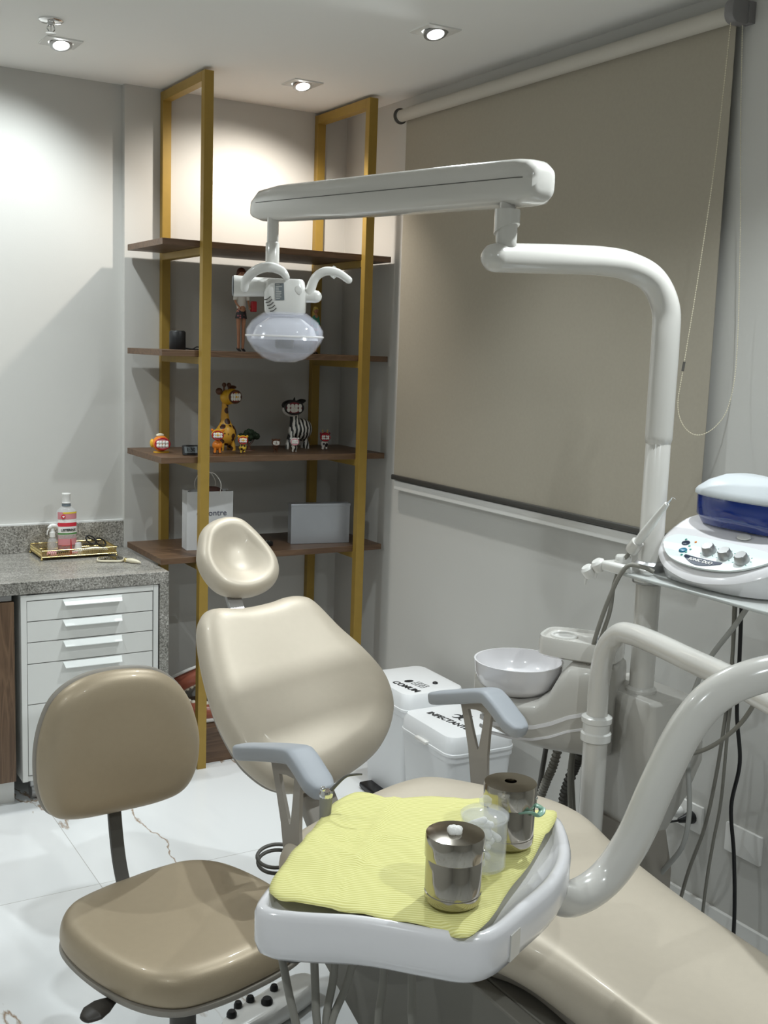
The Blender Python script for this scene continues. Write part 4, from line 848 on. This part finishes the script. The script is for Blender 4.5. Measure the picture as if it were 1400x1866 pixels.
# hoses hanging from the left-front of the tray
for i, pts in enumerate((
    [(.636, 1.307, .775), (.646, 1.289, .694), (.654, 1.276, .644), (.672, 1.262, .56), (.74, 1.28, .46), (.95, 1.42, .38)],
    [(.679, 1.280, .775), (.679, 1.270, .70), (.679, 1.261, .645), (.69, 1.25, .56), (.77, 1.30, .45), (.98, 1.44, .37)],
    [(.705, 1.263, .775), (.702, 1.260, .71), (.690, 1.255, .646), (.70, 1.25, .56), (.80, 1.31, .44), (1.0, 1.46, .36)],
    [(.735, 1.246, .775), (.718, 1.250, .70), (.694, 1.250, .640), (.69, 1.24, .55), (.76, 1.28, .44), (1.0, 1.47, .35)],
    [(.764, 1.224, .775), (.760, 1.222, .70), (.753, 1.218, .648), (.76, 1.21, .56), (.84, 1.28, .45), (1.03, 1.44, .36)],
    [(.793, 1.204, .775), (.793, 1.198, .70), (.793, 1.193, .650), (.81, 1.19, .56), (.88, 1.27, .46), (1.05, 1.43, .37)])):
    obj('hose', B().tube(pts, .0058, 10), HOSE, t)
b = B().lathe([(.018, 0), (.018, .03), (.010, .045)], (.655, 1.290, .738), 16); obj('hose_fitting', b, DGREY, t)
# air-water syringe hanging behind the tray
t = thing('air_water_syringe', 'grey three-way syringe with a bent tip standing behind the yellow paper', 'syringe', (.815, 1.53, .80))
obj('body', B().tube([(.800, 1.478, .815), (.802, 1.482, .845), (.806, 1.488, .868)], [.009, .0095, .0105], 14, round_ends=True), HOSE, t)
obj('head', B().lathe([(.010, 0), (.011, .006), (.009, .012)], (.806, 1.488, .868), 14), CHROME, t)
obj('button', B().ball((.799, 1.486, .884), .005, n=10), CHROME, t)
obj('tip', B().tube([(.812, 1.488, .876), (.824, 1.486, .888), (.838, 1.482, .900), (.852, 1.476, .903), (.862, 1.472, .903)], [.0035, .0025, .002, .0016], 10), DGREY, t)
# yellow paper bib over the tray
po = smooth2([(0.626, 1.312), (0.676, 1.366), (0.741, 1.426), (0.857, 1.530), (0.931, 1.512), (1.01, 1.466), (1.063, 1.430), (1.110, 1.368), (1.143, 1.322), (1.051, 1.246), (0.94, 1.166), (0.803, 1.072), (0.768, 1.110), (0.716, 1.168), (0.680, 1.212), (0.640, 1.248), (0.618, 1.276)], 6)
pc = centroid(po); rnd = random.Random(2)
def pz(x, y):
    d = min(math.hypot(x-a, y-c_) for a, c_ in to[::3])
    h = .8432
    n = noise.noise(Vector((x*9, y*9, 0)))*.006+noise.noise(Vector((x*26, y*14, 3)))*.0030+noise.noise(Vector((x*50, y*60, 9)))*.0009
    rid = .004*math.exp(-((x*.72-y*.70+.37)/.006)**2)*(1 if x > .75 else .4)+.004*math.exp(-((x*.45+y*.89-1.60)/.005)**2)+.003*math.exp(-((x*.93+y*.35-1.18)/.005)**2)
    sag = -.006*gauss(x, y, .90, 1.32, .15, .12)
    return h+max(-.001, n+.001)+rid+sag*.4
b = B(); R = []
for k in range(22):
    f = max(.01, k/21)
    ring = []
    for i, p in enumerate(po):
        wob = (noise.noise(Vector((i*.35, 0, 5)))*.006) if k == 21 else 0
        x, y = pc[0]+(p[0]-pc[0])*(f+wob*.8), pc[1]+(p[1]-pc[1])*(f+wob*.8); zz = pz(x, y)
        if k >= 20: zz += (k-19)*(-.002+.004*noise.noise(Vector((i*.22, 7, 0))))
        ring.append((x, y, zz))
    R.append(ring)
b.loft(R, cap1=False); paper = obj('paper_bib', b, PAPERY, smooth=80, top=('crinkled yellow ribbed paper bib spread over the delivery tray', 'paper bib'))
md = paper.modifiers.new('thick', 'SOLIDIFY'); md.thickness = .0006
# canisters
def canister(x, y, r, H, lab, hole, z=.849):
    t = thing('steel_canister', lab, 'canister', (x, y, z))
    obj('body', B().lathe([(r*.96, 0), (r, .003), (r, .012), (r*.97, .013), (r*.97, .015), (r, .016), (r, H*.68), (r*.99, H*.69)], (x, y, z), 48), STEEL, t)
    prof = [(r*1.04, H*.66), (r*1.045, H*.665), (r*1.045, H-.005), (r*1.02, H-.001)]
    if hole:
        prof += [(r*.5, H+.001), (r*.24, H+.001), (r*.22, H-.004), (r*.22, H-.03)]
        obj('lid', B().lathe(prof, (x, y, z), 48, cap0=False), STEEL, t)
        obj('opening', B().lathe([(r*.21, H-.012), (r*.21, H-.014)], (x, y, z), 24), BLACK, t)
    else:
        prof += [(r*.6, H+.001), (r*.1, H+.0015)]
        obj('lid', B().lathe(prof, (x, y, z), 48), STEEL, t)
    a = -.9
    obj('stud', B().ball((x+math.cos(a)*r*1.045, y+math.sin(a)*r*1.045, z+H*.80), .0025, n=10), CHROME, t)
    return t
t = canister(.822, 1.152, .0385, .094, 'round steel canister with a cotton tuft on its lid, front of the tray', False)
b = B(); rnd = random.Random(8)
for q in range(9): b.ball((.822+rnd.uniform(-.008, .008), 1.150+rnd.uniform(-.006, .006), .849+.097+rnd.uniform(0, .004)), rnd.uniform(.004, .007), n=10)
obj('cotton_tuft', b, COTTON, top=('tuft of white cotton on the lid of the front canister', 'cotton tuft'))
canister(.998, 1.262, .0385, .094, 'round steel canister with a round hole in its lid, rear of the tray', True)
obj('rubber_ring', B().tube([(1.012+.020*math.cos(a)+.004*math.cos(3*a), 1.232+.014*math.sin(a), .905+.004*math.sin(2*a)) for a in [2*math.pi*k/16 for k in range(17)]], [.0055, .0055], 10, sub=3, flat=.4), MINT, top=('pale green plastic strip against the rear canister', 'plastic strip'))
t = thing('cotton_jar', 'clear jar with knobbed lid full of cotton rolls, between the steel canisters', 'jar', (.915, 1.212, .849))
jx, jy, jz = .915, 1.212, .849
obj('jar', B().lathe([(.030, 0), (.033, .003), (.033, .074), (.031, .074), (.031, .005), (.001, .004)], (jx, jy, jz), 40, cap1=True), GLASS, t)
obj('lid', B().lathe([(.031, .070), (.035, .0745), (.035, .079), (.030, .083), (.012, .087), (.005, .088), (.005, .091), (.009, .095), (.009, .101), (.005, .105)], (jx, jy, jz), 40), GLASS, t)
rnd = random.Random(5)
for k in range(12):
    a = rnd.uniform(0, 6.28); r0 = rnd.uniform(.0, .016); cz = .012+k*.0045; dv = Vector((rnd.uniform(-1, 1), rnd.uniform(-1, 1), rnd.uniform(-.7, 1.2))).normalized()*.0125
    p = Vector((jx+r0*math.cos(a), jy+r0*math.sin(a), jz+cz+.006)); 
    obj('cotton_roll', B().tube([p-dv*.8, p, p+dv*.8], .0052, 12, sub=2, round_ends=True), COTTON, top=('white cotton roll inside the clear lidded jar', 'cotton roll'), group='cotton rolls in the clear jar')
# ------------------------------------------------------------------ column unit: pole, cuspidor, lamp arm
PXc, PYc = 1.95, 1.965
t = thing('cuspidor_unit', 'white spittoon unit with a column and lamp arm, right of the chair', 'dental unit', (PXc, PYc, 0))
obj('column', B().lathe([(.038, .755), (.038, .765), (.0305, .772), (.0300, 1.385), (.0290, 1.387)], (PXc, PYc, 0), 32), ENAMEL, t)
b = B(); R = []
for k, zz in ((.55, .40), (.80, .50), (.98, .60), (.95, .70), (.85, .752), (.78, .758)): R.append([(PXc+.005+x*k, PYc+.02+y*k, zz) for x, y in rrect(-.075, .11, -.145, .145, .02)])
obj('column_housing', B().loft(R), MUDGREY, t, smooth=35, bevel=.003)
obj('service_duct', B().loft([[(PXc+x*k, PYc+.02+y*k, zz) for x, y in rrect(-.06, .08, -.10, .10, .02)] for k, zz in ((1, 0), (1, .30), (.8, .42))]), TAUPE, t, smooth=35)
# cuspidor arm: x = towards the chair, y = out along the arm
th = rad(35); XC = Matrix.Translation((1.94, 1.98, 0)) @ Matrix(((-math.cos(th), -math.sin(th), 0, 0), (-math.sin(th), math.cos(th), 0, 0), (0, 0, 1, 0), (0, 0, 0, 1)))
secs = [(.415, .020, .700, .742), (.400, .055, .668, .745), (.350, .090, .622, .728), (.28, .104, .602, .708), (.225, .106, .592, .716), (.195, .103, .588, .742), (.170, .098, .585, .795), (.145, .092, .583, .824), (.10, .088, .583, .828), (.045, .082, .590, .828), (.035, .070, .60, .82)]
R = []
for y, hw, za, zb in secs: R.append([(x, y, zz) for x, zz in superel(hw, (zb-za)/2, 5, 36, 0, (za+zb)/2)])
obj('cuspidor_body', B().loft(R, X=XC), MUDGREY, t, smooth=45)
for k_, (dz, th_) in enumerate(((0, .005), (-.026, .003))):
    R = []
    for y, hw, zc_ in ((.375, .078, .648), (.34, .093, .640), (.28, .104, .643), (.225, .1055, .652), (.18, .101, .668), (.14, .091, .688), (.09, .087, .705), (.045, .082, .715)):
        zc_ = zc_+dz*(1+.6*k_*(.34-y)/.3); R.append([(hw+.0015, y, zc_-th_), (hw+.0015, y, zc_+th_), (hw-.008, y, zc_+th_), (hw-.008, y, zc_-th_)])
    b = B().loft(R, X=XC); obj('accent_strip', b, BRIGHT, t, smooth=60)
to2 = smooth2([(-.066, .21), (-.045, .238), (0, .243), (.045, .238), (.066, .21), (.074, .12), (.070, .05), (.03, .036), (-.03, .036), (-.070, .05), (-.074, .12)], 5)
R = []
cc = centroid(to2)
for d, zz in ((.010, .826), (.0, .832), (0, .868), (.003, .877), (.010, .877), (.014, .870), (.03, .869)): R.append([inset(p, cc, d)+(zz,) for p in to2])
hd = obj('cup_filler', B().loft(R, X=XC), ENAMEL, t, smooth=50)
obj('cup_rest', B().lathe([(.034, .869), (.034, .874), (.028, .874), (.028, .870)], (0, .185, 0), 32, X=XC), WHITEP, hd)
obj('buttons', B().lathe([(.009, .868), (.009, .874)], (.02, .10, 0), 16, X=XC).lathe([(.009, .868), (.009, .874)], (-.02, .10, 0), 16, X=XC), GREYP, hd)
bw = [(.050, .708), (.082, .714), (.104, .734), (.113, .762), (.1155, .787), (.1165, .791), (.112, .791), (.108, .765), (.098, .740), (.07, .724), (.03, .717), (.006, .715)]
obj('spittoon_bowl', B().lathe(bw, (0, .302, .0), 56, X=XC), BRIGHT, t, smooth=60)
# suction hoses with ribs
def ribbed(pts, r, step=.008):
    P = spline(pts, 16); b = B(); b.tube(pts, r*.8, 12, sub=16); acc = 0
    for i in range(1, len(P)):
        acc += (P[i]-P[i-1]).length
        if acc >= step: acc = 0; T = (P[i]-P[i-1]).normalized(); b.lathe([(r*.8, -.0022), (r, 0), (r*.8, .0022)], P[i], 12, 0, T)
    return b
obj('suction_hose', ribbed([(1.87, 2.16, .59), (1.868, 2.185, .50), (1.865, 2.205, .45), (1.86, 2.225, .38), (1.85, 2.23, .28), (1.84, 2.22, .15)], .013), HOSE, t)
obj('suction_hose', ribbed([(1.89, 2.09, .59), (1.88, 2.13, .48), (1.88, 2.15, .38), (1.89, 2.13, .2)], .015), DGREY, t)
obj('drain_pipe', B().cyl((1.86, 2.20, .60), (1.90, 2.33, .05), .007, n=12), DGREY, t)
# lamp arm: upper pole, bend, horizontal arm with domed end
LA = [(PXc, PYc, 1.388), (PXc, PYc, 1.50), (PXc, PYc, 1.62), (1.945, 1.967, 1.70), (1.905, 1.975, 1.762), (1.835, 1.985, 1.790), (1.74, 1.975, 1.795), (1.60, 1.95, 1.788), (1.47, 1.93, 1.780), (1.405, 1.922, 1.776)]
obj('lamp_arm', B().tube(LA, [.0330, .0335, .0335, .0335, .032, .030], 28, sub=8, round_ends=True), ENAMEL, t)
ex, ey = 1.432, 1.922
b = B().lathe([(.019, 1.798), (.022, 1.803), (.022, 1.812), (.0225, 1.815), (.0225, 1.856), (.019, 1.858)], (ex, ey, 0), 28); obj('knuckle', b, ENAMEL, t)
n = 40
o_ = [[(ex+.027*math.cos(2*math.pi*k/n), ey+.027*math.sin(2*math.pi*k/n), zf(2*math.pi*k/n)) for k in range(n)] for zf in ((lambda a: 1.836+.012*math.cos(a+1.2)), (lambda a: 1.872), (lambda a: 1.876))]
obj('knuckle_sleeve', B().loft(o_), ENAMEL, t)
obj('pivot_pin', B().cyl((ex, ey, 1.870), (ex, ey, 1.905), .017, n=24), ENAMEL, t)
# spring beam
near = Vector((1.457, 1.895, 1.930)); far = Vector((1.300, 2.865, 1.955))
P0 = near; D_ = (far-near).normalized(); S_ = D_.cross(Vector((0, 0, 1))).normalized(); Uz = S_.cross(D_)
Lb = (far-near).length
def beam_ring(s_, w_, zt, zb, e=3.6): return [P0+D_*s_+S_*a+Uz*c_ for a, c_ in superel(w_, (zt-zb)/2, e, 36, 0, (zt+zb)/2)]
R = [beam_ring(-.050, .022, .018, -.016), beam_ring(-.047, .034, .030, -.032), beam_ring(-.030, .044, .042, -.044), beam_ring(.0, .048, .046, -.047), beam_ring(.05, .047, .047, -.047), beam_ring(Lb*.5, .044, .048, -.047), beam_ring(Lb-.12, .041, .048, -.044), beam_ring(Lb-.03, .039, .040, -.042), beam_ring(Lb, .036, .018, -.034), beam_ring(Lb+.010, .030, .004, -.030)]
bm_ = obj('spring_beam', B().loft(R), ENAMEL, t, smooth=45)
b = B(); o_ = []
for s_, w_ in ((-.049, .030), (.0, .0487), (.05, .0477), (Lb*.5, .0447), (Lb-.12, .0417), (Lb-.02, .0387)):
    o_.append(s_)
b2 = B()
for sg in (-1, 1): b2.tube([P0+D_*s_+S_*sg*w_+Uz*.004 for s_, w_ in ((-.03, .0440), (.0, .0480), (.05, .0470), (Lb*.5, .0440), (Lb-.12, .0410), (Lb-.03, .0388))], .0010, 6, sub=2)
obj('seam', b2, DGREY, bm_)
# lamp drop rod
lx, ly = 1.296, 2.78
obj('drop_rod', B().cyl((lx, ly, 1.845), (lx, ly, 1.925), .0155, n=24), ENAMEL, t)
obj('drop_sleeve', B().lathe([(.018, 1.775), (.0185, 1.780), (.0185, 1.850), (.016, 1.853)], (lx, ly, 0), 24), ENAMEL, t)
# ------- lamp head
vx = Vector((.86, -.51, 0)); vy = Vector((.51, .86, 0))       # across / away
HC = Vector((1.330, 2.765, 0))
def hp_(a, bq, zz): return HC+vx*a+vy*bq+Vector((0, 0, zz))
def ring_h(zz, wx, wy, e=4, oa=0): return [hp_(a+oa, c_, zz) for a, c_ in superel(wx, wy, e, 40)]
obj('lamp_housing', B().loft([ring_h(1.664, .050, .040, 3), ring_h(1.672, .055, .043, 3.5), ring_h(1.72, .057, .044, 4), ring_h(1.752, .050, .042, 4), ring_h(1.757, .046, .038, 4)]), WHITEP, t, smooth=40)
b = B()
for k in range(5): b.tube([hp_(-.053+k*.004, -.036-.001*k, 1.700-.0075*k), hp_(-.044+k*.004, -.0415, 1.702-.0075*k), hp_(-.036+k*.004, -.0435, 1.709-.0075*k)], .0014, 6)
obj('vent_slots', b, DGREY, t)
b = B().box((-.012, -.022, 0), (.012, .022, .0006), X=frame(hp_(-.012, -.0442, 1.722), tuple(vx+Vector((0, 0, .05))), (0, 0, 1))); rl = obj('rating_label', b, LCD, t, smooth=0)
b = B(); rnd = random.Random(3)
for i in range(9): b.box((-.010, -.019+i*.0045, .0006), (-.010+rnd.uniform(.008, .019), -.0165+i*.0045, .0009), X=frame(hp_(-.012, -.0442, 1.722), tuple(vx+Vector((0, 0, .05))), (0, 0, 1)))
obj('fine_print', b, HOSEL, rl, smooth=0)
obj('side_button', B().lathe([(.009, 0), (.009, .003), (.007, .004)], hp_(.038, -.040, 1.728), 20, 0, -vy, sy=1.3), WHITEP, t)
# horizontal motor barrel to the left with disc end
obj('barrel', B().tube([hp_(.02, .02, 1.735), hp_(-.06, .01, 1.735), hp_(-.140, -.002, 1.735)], [.024, .0255, .029], 28, sub=3), WHITEP, t)
obj('barrel_cap', B().lathe([(.026, 0), (.026, .003), (.023, .0035)], hp_(-.140, -.002, 1.735), 28, 0, (-.84, .40, 0)), GREYP, t)
obj('grip_handle', B().tube([hp_(-.108, -.025, 1.728), hp_(-.102, -.034, 1.752), hp_(-.075, -.045, 1.776), hp_(-.040, -.05, 1.785), hp_(-.008, -.052, 1.776), hp_(.006, -.052, 1.760)], [.011, .012, .013, .013, .012, .009], 16, round_ends=True), WHITEP, t)
obj('grip_handle', B().tube([hp_(.066, -.01, 1.714), hp_(.069, -.012, 1.735), hp_(.082, -.015, 1.765), hp_(.108, -.02, 1.781), hp_(.140, -.02, 1.778), hp_(.170, -.02, 1.760)], [.013, .013, .012, .012, .011, .010], 16, round_ends=True), WHITEP, t)
obj('handle_hub', B().tube([hp_(.045, -.005, 1.714), hp_(.082, -.008, 1.714)], .017, 20, sub=0, round_ends=True), WHITEP, t)
obj('tilt_knob', B().cyl(hp_(.120, .03, 1.775), hp_(.135, .035, 1.790), .014, n=20), FROST, t)
# clear cover, hollow
def shell(k):
    prof = [(.030, -.062), (.058, -.052), (.083, -.032), (.101, -.006), (.105, .006), (.105, .024), (.090, .048), (.060, .070), (.040, .076)]
    return [[hp_(a, c_, 1.598+h*k) for a, c_ in superel(r*k*1.0, r*.80*k, 2.3, 48)] for r, h in prof]
b = B().loft(shell(1.0)); b.loft(shell(.975)); cv = obj('clear_cover', b, SHELL, t, smooth=35)
obj('cover_rim', B().loft([[hp_(a, c_, zz) for a, c_ in superel(rr, rr*.8, 2.3, 48)] for rr, zz in ((.1055, 1.603), (.1068, 1.604), (.1068, 1.607), (.1055, 1.608))], cap0=False, cap1=False), BRIGHT, cv)
obj('reflector', B().loft([[hp_(a, c_, 1.590+h) for a, c_ in superel(r, r*.75, 2.3, 40)] for r, h in ((.092, .006), (.078, .040), (.045, .064), (.02, .068))], cap0=False, cap1=True), mat('reflector_white', (.80, .80, .84), .15, metal=.3), t, smooth=60)
obj('bulb_shield', B().lathe([(.022, 1.572), (.026, 1.578), (.026, 1.602), (.012, 1.61)], tuple(HC), 24), mat('smoke_shield', (.30, .30, .30), .3), t)
# ------------------------------------------------------------------ bracket tray and scaler device on the column
t = thing('bracket_shelf', 'frosted acrylic shelf clamped to the column under the scaler unit', 'shelf', (1.95, 1.75, 1.058))
b = B().prism(smooth2([(1.86, 1.94), (1.875, 1.975), (1.92, 1.995), (2.02, 2.0), (2.12, 1.96), (2.13, 1.5), (2.10, 1.40), (1.90, 1.40), (1.86, 1.50), (1.86, 1.75)], 4), 1.058, 1.066, bev=.003); b2 = obj('plate', b, FROST, t, smooth=40)
obj('clamp', B().lathe([(.036, 1.032), (.040, 1.035), (.040, 1.082), (.034, 1.088), (.0305, 1.090)], (PXc, PYc, 0), 32), ALU, t)
# instrument holder left of the column
t = thing('instrument_holder', 'white plastic instrument holder clamped on the column, left of the scaler unit', 'instrument holder', (1.90, 2.0, 1.04))
b = B().box((1.862, 1.95, 1.055), (1.925, 2.045, 1.082), r=.008); b.box((1.900, 1.93, 1.04), (1.95, 1.97, 1.075), r=.006); obj('block', b, WHITEP, t)
for i, (x, y, zz) in enumerate(((1.872, 2.060, 1.064), (1.862, 2.085, 1.045))):
    obj('clip', B().lathe([(.016, -.012), (.018, -.008), (.018, .010), (.012, .016), (.008, .016)], (x, y, zz), 20, 0, (-.5, .2, .8)), WHITEP, t)
    obj('clip_fork', B().tube([(x-.004, y+.004, zz-.012), (x-.004, y+.008, zz-.034)], [.005, .003], 8, sub=0), WHITEP, t)
obj('cap', B().lathe([(.019, 1.080), (.020, 1.082), (.020, 1.096), (.017, 1.100)], (1.895, 2.0, 0), 24), WHITEP, t)
t = thing('scaler_unit', 'white dental scaler console with three knobs and a blue water tank behind', 'scaler', (1.98, 1.72, 1.068))
W_ = .375; yL = 1.932
def dpt(a, bq): return (1.868+bq, yL-a)
outl = []
fr_ = [(-.004, .125), (.002, .085), (.03, .045), (.08, .015), (.14, .001), (.1875, -.002), (.235, .001), (.295, .015), (.345, .045), (.373, .085), (.379, .125), (.372, .165), (.33, .200), (.25, .215), (.1875, .218), (.125, .215), (.045, .200), (.003, .165)]
oo = smooth2([dpt(a, q_) for a, q_ in fr_], 6)
cz_ = (1.975, 1.7445)
def topz(x): 
    q_ = (x-1.866)/.22; return 1.100+.130*(q_**.85 if q_ > 0 else 0)
R = []
for d, f_ in ((.045, 'b0'), (.022, 'b1'), (.006, 'm'), (.0, 't0'), (.004, 't1'), (.014, 't2'), (.03, 't2'), (.06, 't2'), (.09, 't2')):
    ring = []
    for p in oo:
        q2 = inset(p, cz_, d)
        tz = topz(q2[0]); zz = {'b0': 1.068, 'b1': 1.071, 'm': tz-.024, 't0': tz-.014, 't1': tz-.004, 't2': tz}[f_]
        ring.append(q2+(zz,))
    R.append(ring)
sb = obj('console', B().loft(R), BRIGHT, t, smooth=50)
# panel frame on the sloped face
slope = Vector((.22, 0, .130)).normalized(); pn = frame((1.868+.040, yL-.185, topz(1.908)-.003), (0, -1, 0), tuple(slope))
Pn = lambda a, c_, h=0.0: pn @ Matrix.Translation((a, c_, h))
pl = smooth2([(-.148, .020), (-.152, .045), (-.12, .062), (0, .066), (.12, .062), (.152, .045), (.148, .020), (.09, -.022), (0, -.036), (-.09, -.022)], 6)
obj('control_panel', B().prism(pl, .006, .0105, X=pn), mat('panel_pale', (.80, .86, .85), .3), t, smooth=30)
for i, a in enumerate((-.005, .045, .095)):
    k = obj('knob', B().lathe([(.017, 0), (.0165, .006), (.014, .018), (.0125, .020)], (0, 0, 0), 28, X=Pn(a, .022-.003*i, .009)), ALU, t)
    b = B()
    for q_ in range(7): b.box((-.0008, .019, 0), (.0008, .0225, .0006), X=Pn(a, .022-.003*i, .0105) @ Matrix.Rotation(rad(-120+q_*40), 4, 'Z'))
    obj('dial_marks', b, TEAL, k, smooth=0)
arc = [(-.055+.110*k/16, -.012-.006*math.sin(math.pi*k/16)+.0) for k in range(17)]
lo = [(x, -.010-.020*math.sin(math.pi*(x+.055)/.11)) for x, _ in arc]
hi = [(x, -.004-.002*math.sin(math.pi*(x+.055)/.11)) for x, _ in arc][::-1]
bdg = obj('badge', B().prism(lo+hi, .0105, .0118, X=pn), NAVY, t, smooth=0)
obj('lettering', text_b('SONIC DUO', .0125, Pn(0, -.0155, .0124), bold=.0002), LABW, bdg)
for i, (a, c_, r0, m_) in enumerate(((-.088, .034, .0085, NAVY), (-.074, .008, .0085, mat('teal_key', (.01, .13, .22), .3)))): obj('key', B().lathe([(r0, .010), (r0, .0122), (r0*.8, .013)], (0, 0, 0), 20, sx=1.3, X=Pn(a, c_)), m_, t)
b = B()
for a, c_ in ((-.098, .046), (-.070, .026), (-.058, .016), (-.061, .004), (-.064, -.008)): b.lathe([(.0028, .010), (.0028, .0118)], (0, 0, 0), 12, X=Pn(a, c_))
obj('indicator_lights', b, TEAL, t); obj('indicator_lights', B().lathe([(.0028, .010), (.0028, .0118)], (0, 0, 0), 12, X=Pn(-.066, .044)), ORG, t)
obj('maker_mark', B().lathe([(.020, .0), (.018, .0022), (.012, .003)], (0, 0, 0), 24, sy=.55, X=Pn(.030, .100, .006)), WHITEP, t)
# water tank
tk = smooth2([(2.005, 1.880), (2.04, 1.900), (2.11, 1.900), (2.15, 1.87), (2.16, 1.77), (2.155, 1.63), (2.10, 1.57), (2.05, 1.57), (2.005, 1.61), (1.985, 1.68), (1.982, 1.79)], 5)
ck = centroid(tk)
obj('water_tank', B().loft([[inset(p, ck, d)+(zz,) for p in tk] for d, zz in ((.020, 1.195), (.012, 1.208), (.004, 1.218), (.003, 1.262), (.006, 1.266))]), BLUEG, t, smooth=45)
obj('tank_lid', B().loft([[inset(p, ck, d)+(zz,) for p in tk] for d, zz in ((.004, 1.262), (-.003, 1.266), (-.003, 1.274), (.004, 1.282), (.03, 1.300), (.07, 1.316))]), mat('lid_grey', (.55, .58, .60), .35), t, smooth=45)
# scaler handpiece
t = thing('scaler_handpiece', 'white ultrasonic handpiece with a thin metal tip resting in the holder', 'handpiece', (1.90, 1.93, 1.12))
ha, hb = Vector((1.895, 1.975, 1.115)), Vector((1.895, 1.868, 1.245))
obj('grip', B().tube([ha, ha.lerp(hb, .35), ha.lerp(hb, .7), hb], [.0085, .0115, .0095, .006], 18, sub=3), WHITEP, t)
obj('tip', B().tube([hb, hb+Vector((0, -.010, .010)), hb+Vector((0, -.016, .017)), hb+Vector((.0, -.028, .014))], [.003, .0016, .0012, .0006], 8), CHROME, t)
obj('cradle', B().lathe([(.015, 0), (.017, .01), (.0155, .032)], ha+Vector((0, 0, 0)), 20, 0, hb-ha), ENAMEL, t)
obj('cord', B().tube([ha, (1.885, 1.99, 1.085), (1.870, 2.00, 1.03), (1.855, 1.995, .956), (1.85, 2.035, .83), (1.85, 2.065, .68), (1.85, 2.088, .56), (1.86, 2.09, .45), (1.87, 2.06, .25), (1.88, 2.0, .06)], .0052, 10), HOSE, t)
# loose cables
def cable(pts, r, m, lab): obj('cable', B().tube(pts, r, 10), m, top=(lab, 'cable'))
cable([(1.905, 1.905, 1.075), (1.885, 1.925, 1.085), (1.862, 1.955, 1.080), (1.845, 1.985, 1.005), (1.832, 2.018, .880), (1.830, 2.045, .744), (1.833, 2.074, .59), (1.838, 2.082, .484), (1.85, 2.06, .28), (1.86, 2.0, .05)], .0055, HOSE, 'grey cable hanging from the front corner of the frosted shelf')
cable([(1.925, 1.50, 1.09), (1.95, 1.60, 1.10), (1.975, 1.655, 1.065), (1.98, 1.713, .981), (1.98, 1.785, .877), (1.98, 1.824, .779), (1.98, 1.832, .695), (1.98, 1.820, .602), (1.98, 1.806, .495), (1.98, 1.818, .405), (1.985, 1.870, .325), (2.0, 1.93, .25)], .0062, HOSEL, 'pale grey hose arching down from the right of the scaler console')
cable([(2.10, 1.805, 1.056), (2.10, 1.795, .868), (2.10, 1.789, .731), (2.10, 1.768, .614), (2.10, 1.783, .495), (2.10, 1.762, .375), (2.10, 1.745, .22), (2.10, 1.74, .02)], .0050, BLACK, 'black power cable hanging beneath the frosted shelf')
cable([(2.10, 1.822, 1.056), (2.10, 1.817, .834), (2.10, 1.826, .679), (2.10, 1.839, .546), (2.10, 1.862, .407), (2.10, 1.908, .253), (2.10, 1.95, .04)], .0048, HOSE, 'grey cable hanging just left of the black power cable')
cable([(2.085, 1.815, 1.056), (2.09, 1.810, .90), (2.10, 1.810, .781), (2.10, 1.813, .682), (2.10, 1.816, .497), (2.10, 1.831, .375), (2.10, 1.843, .238), (2.10, 1.85, .03)], .0042, HOSE, 'thin grey cable between the black power cable and its grey neighbour')
cable([(1.90, 2.05, .572), (1.90, 1.95, .598), (1.90, 1.842, .632), (1.90, 1.709, .696), (1.90, 1.62, .776), (1.90, 1.57, .856), (1.88, 1.53, .94), (1.86, 1.50, 1.02)], .0050, HOSE, 'grey cable looping sideways across the column housing')
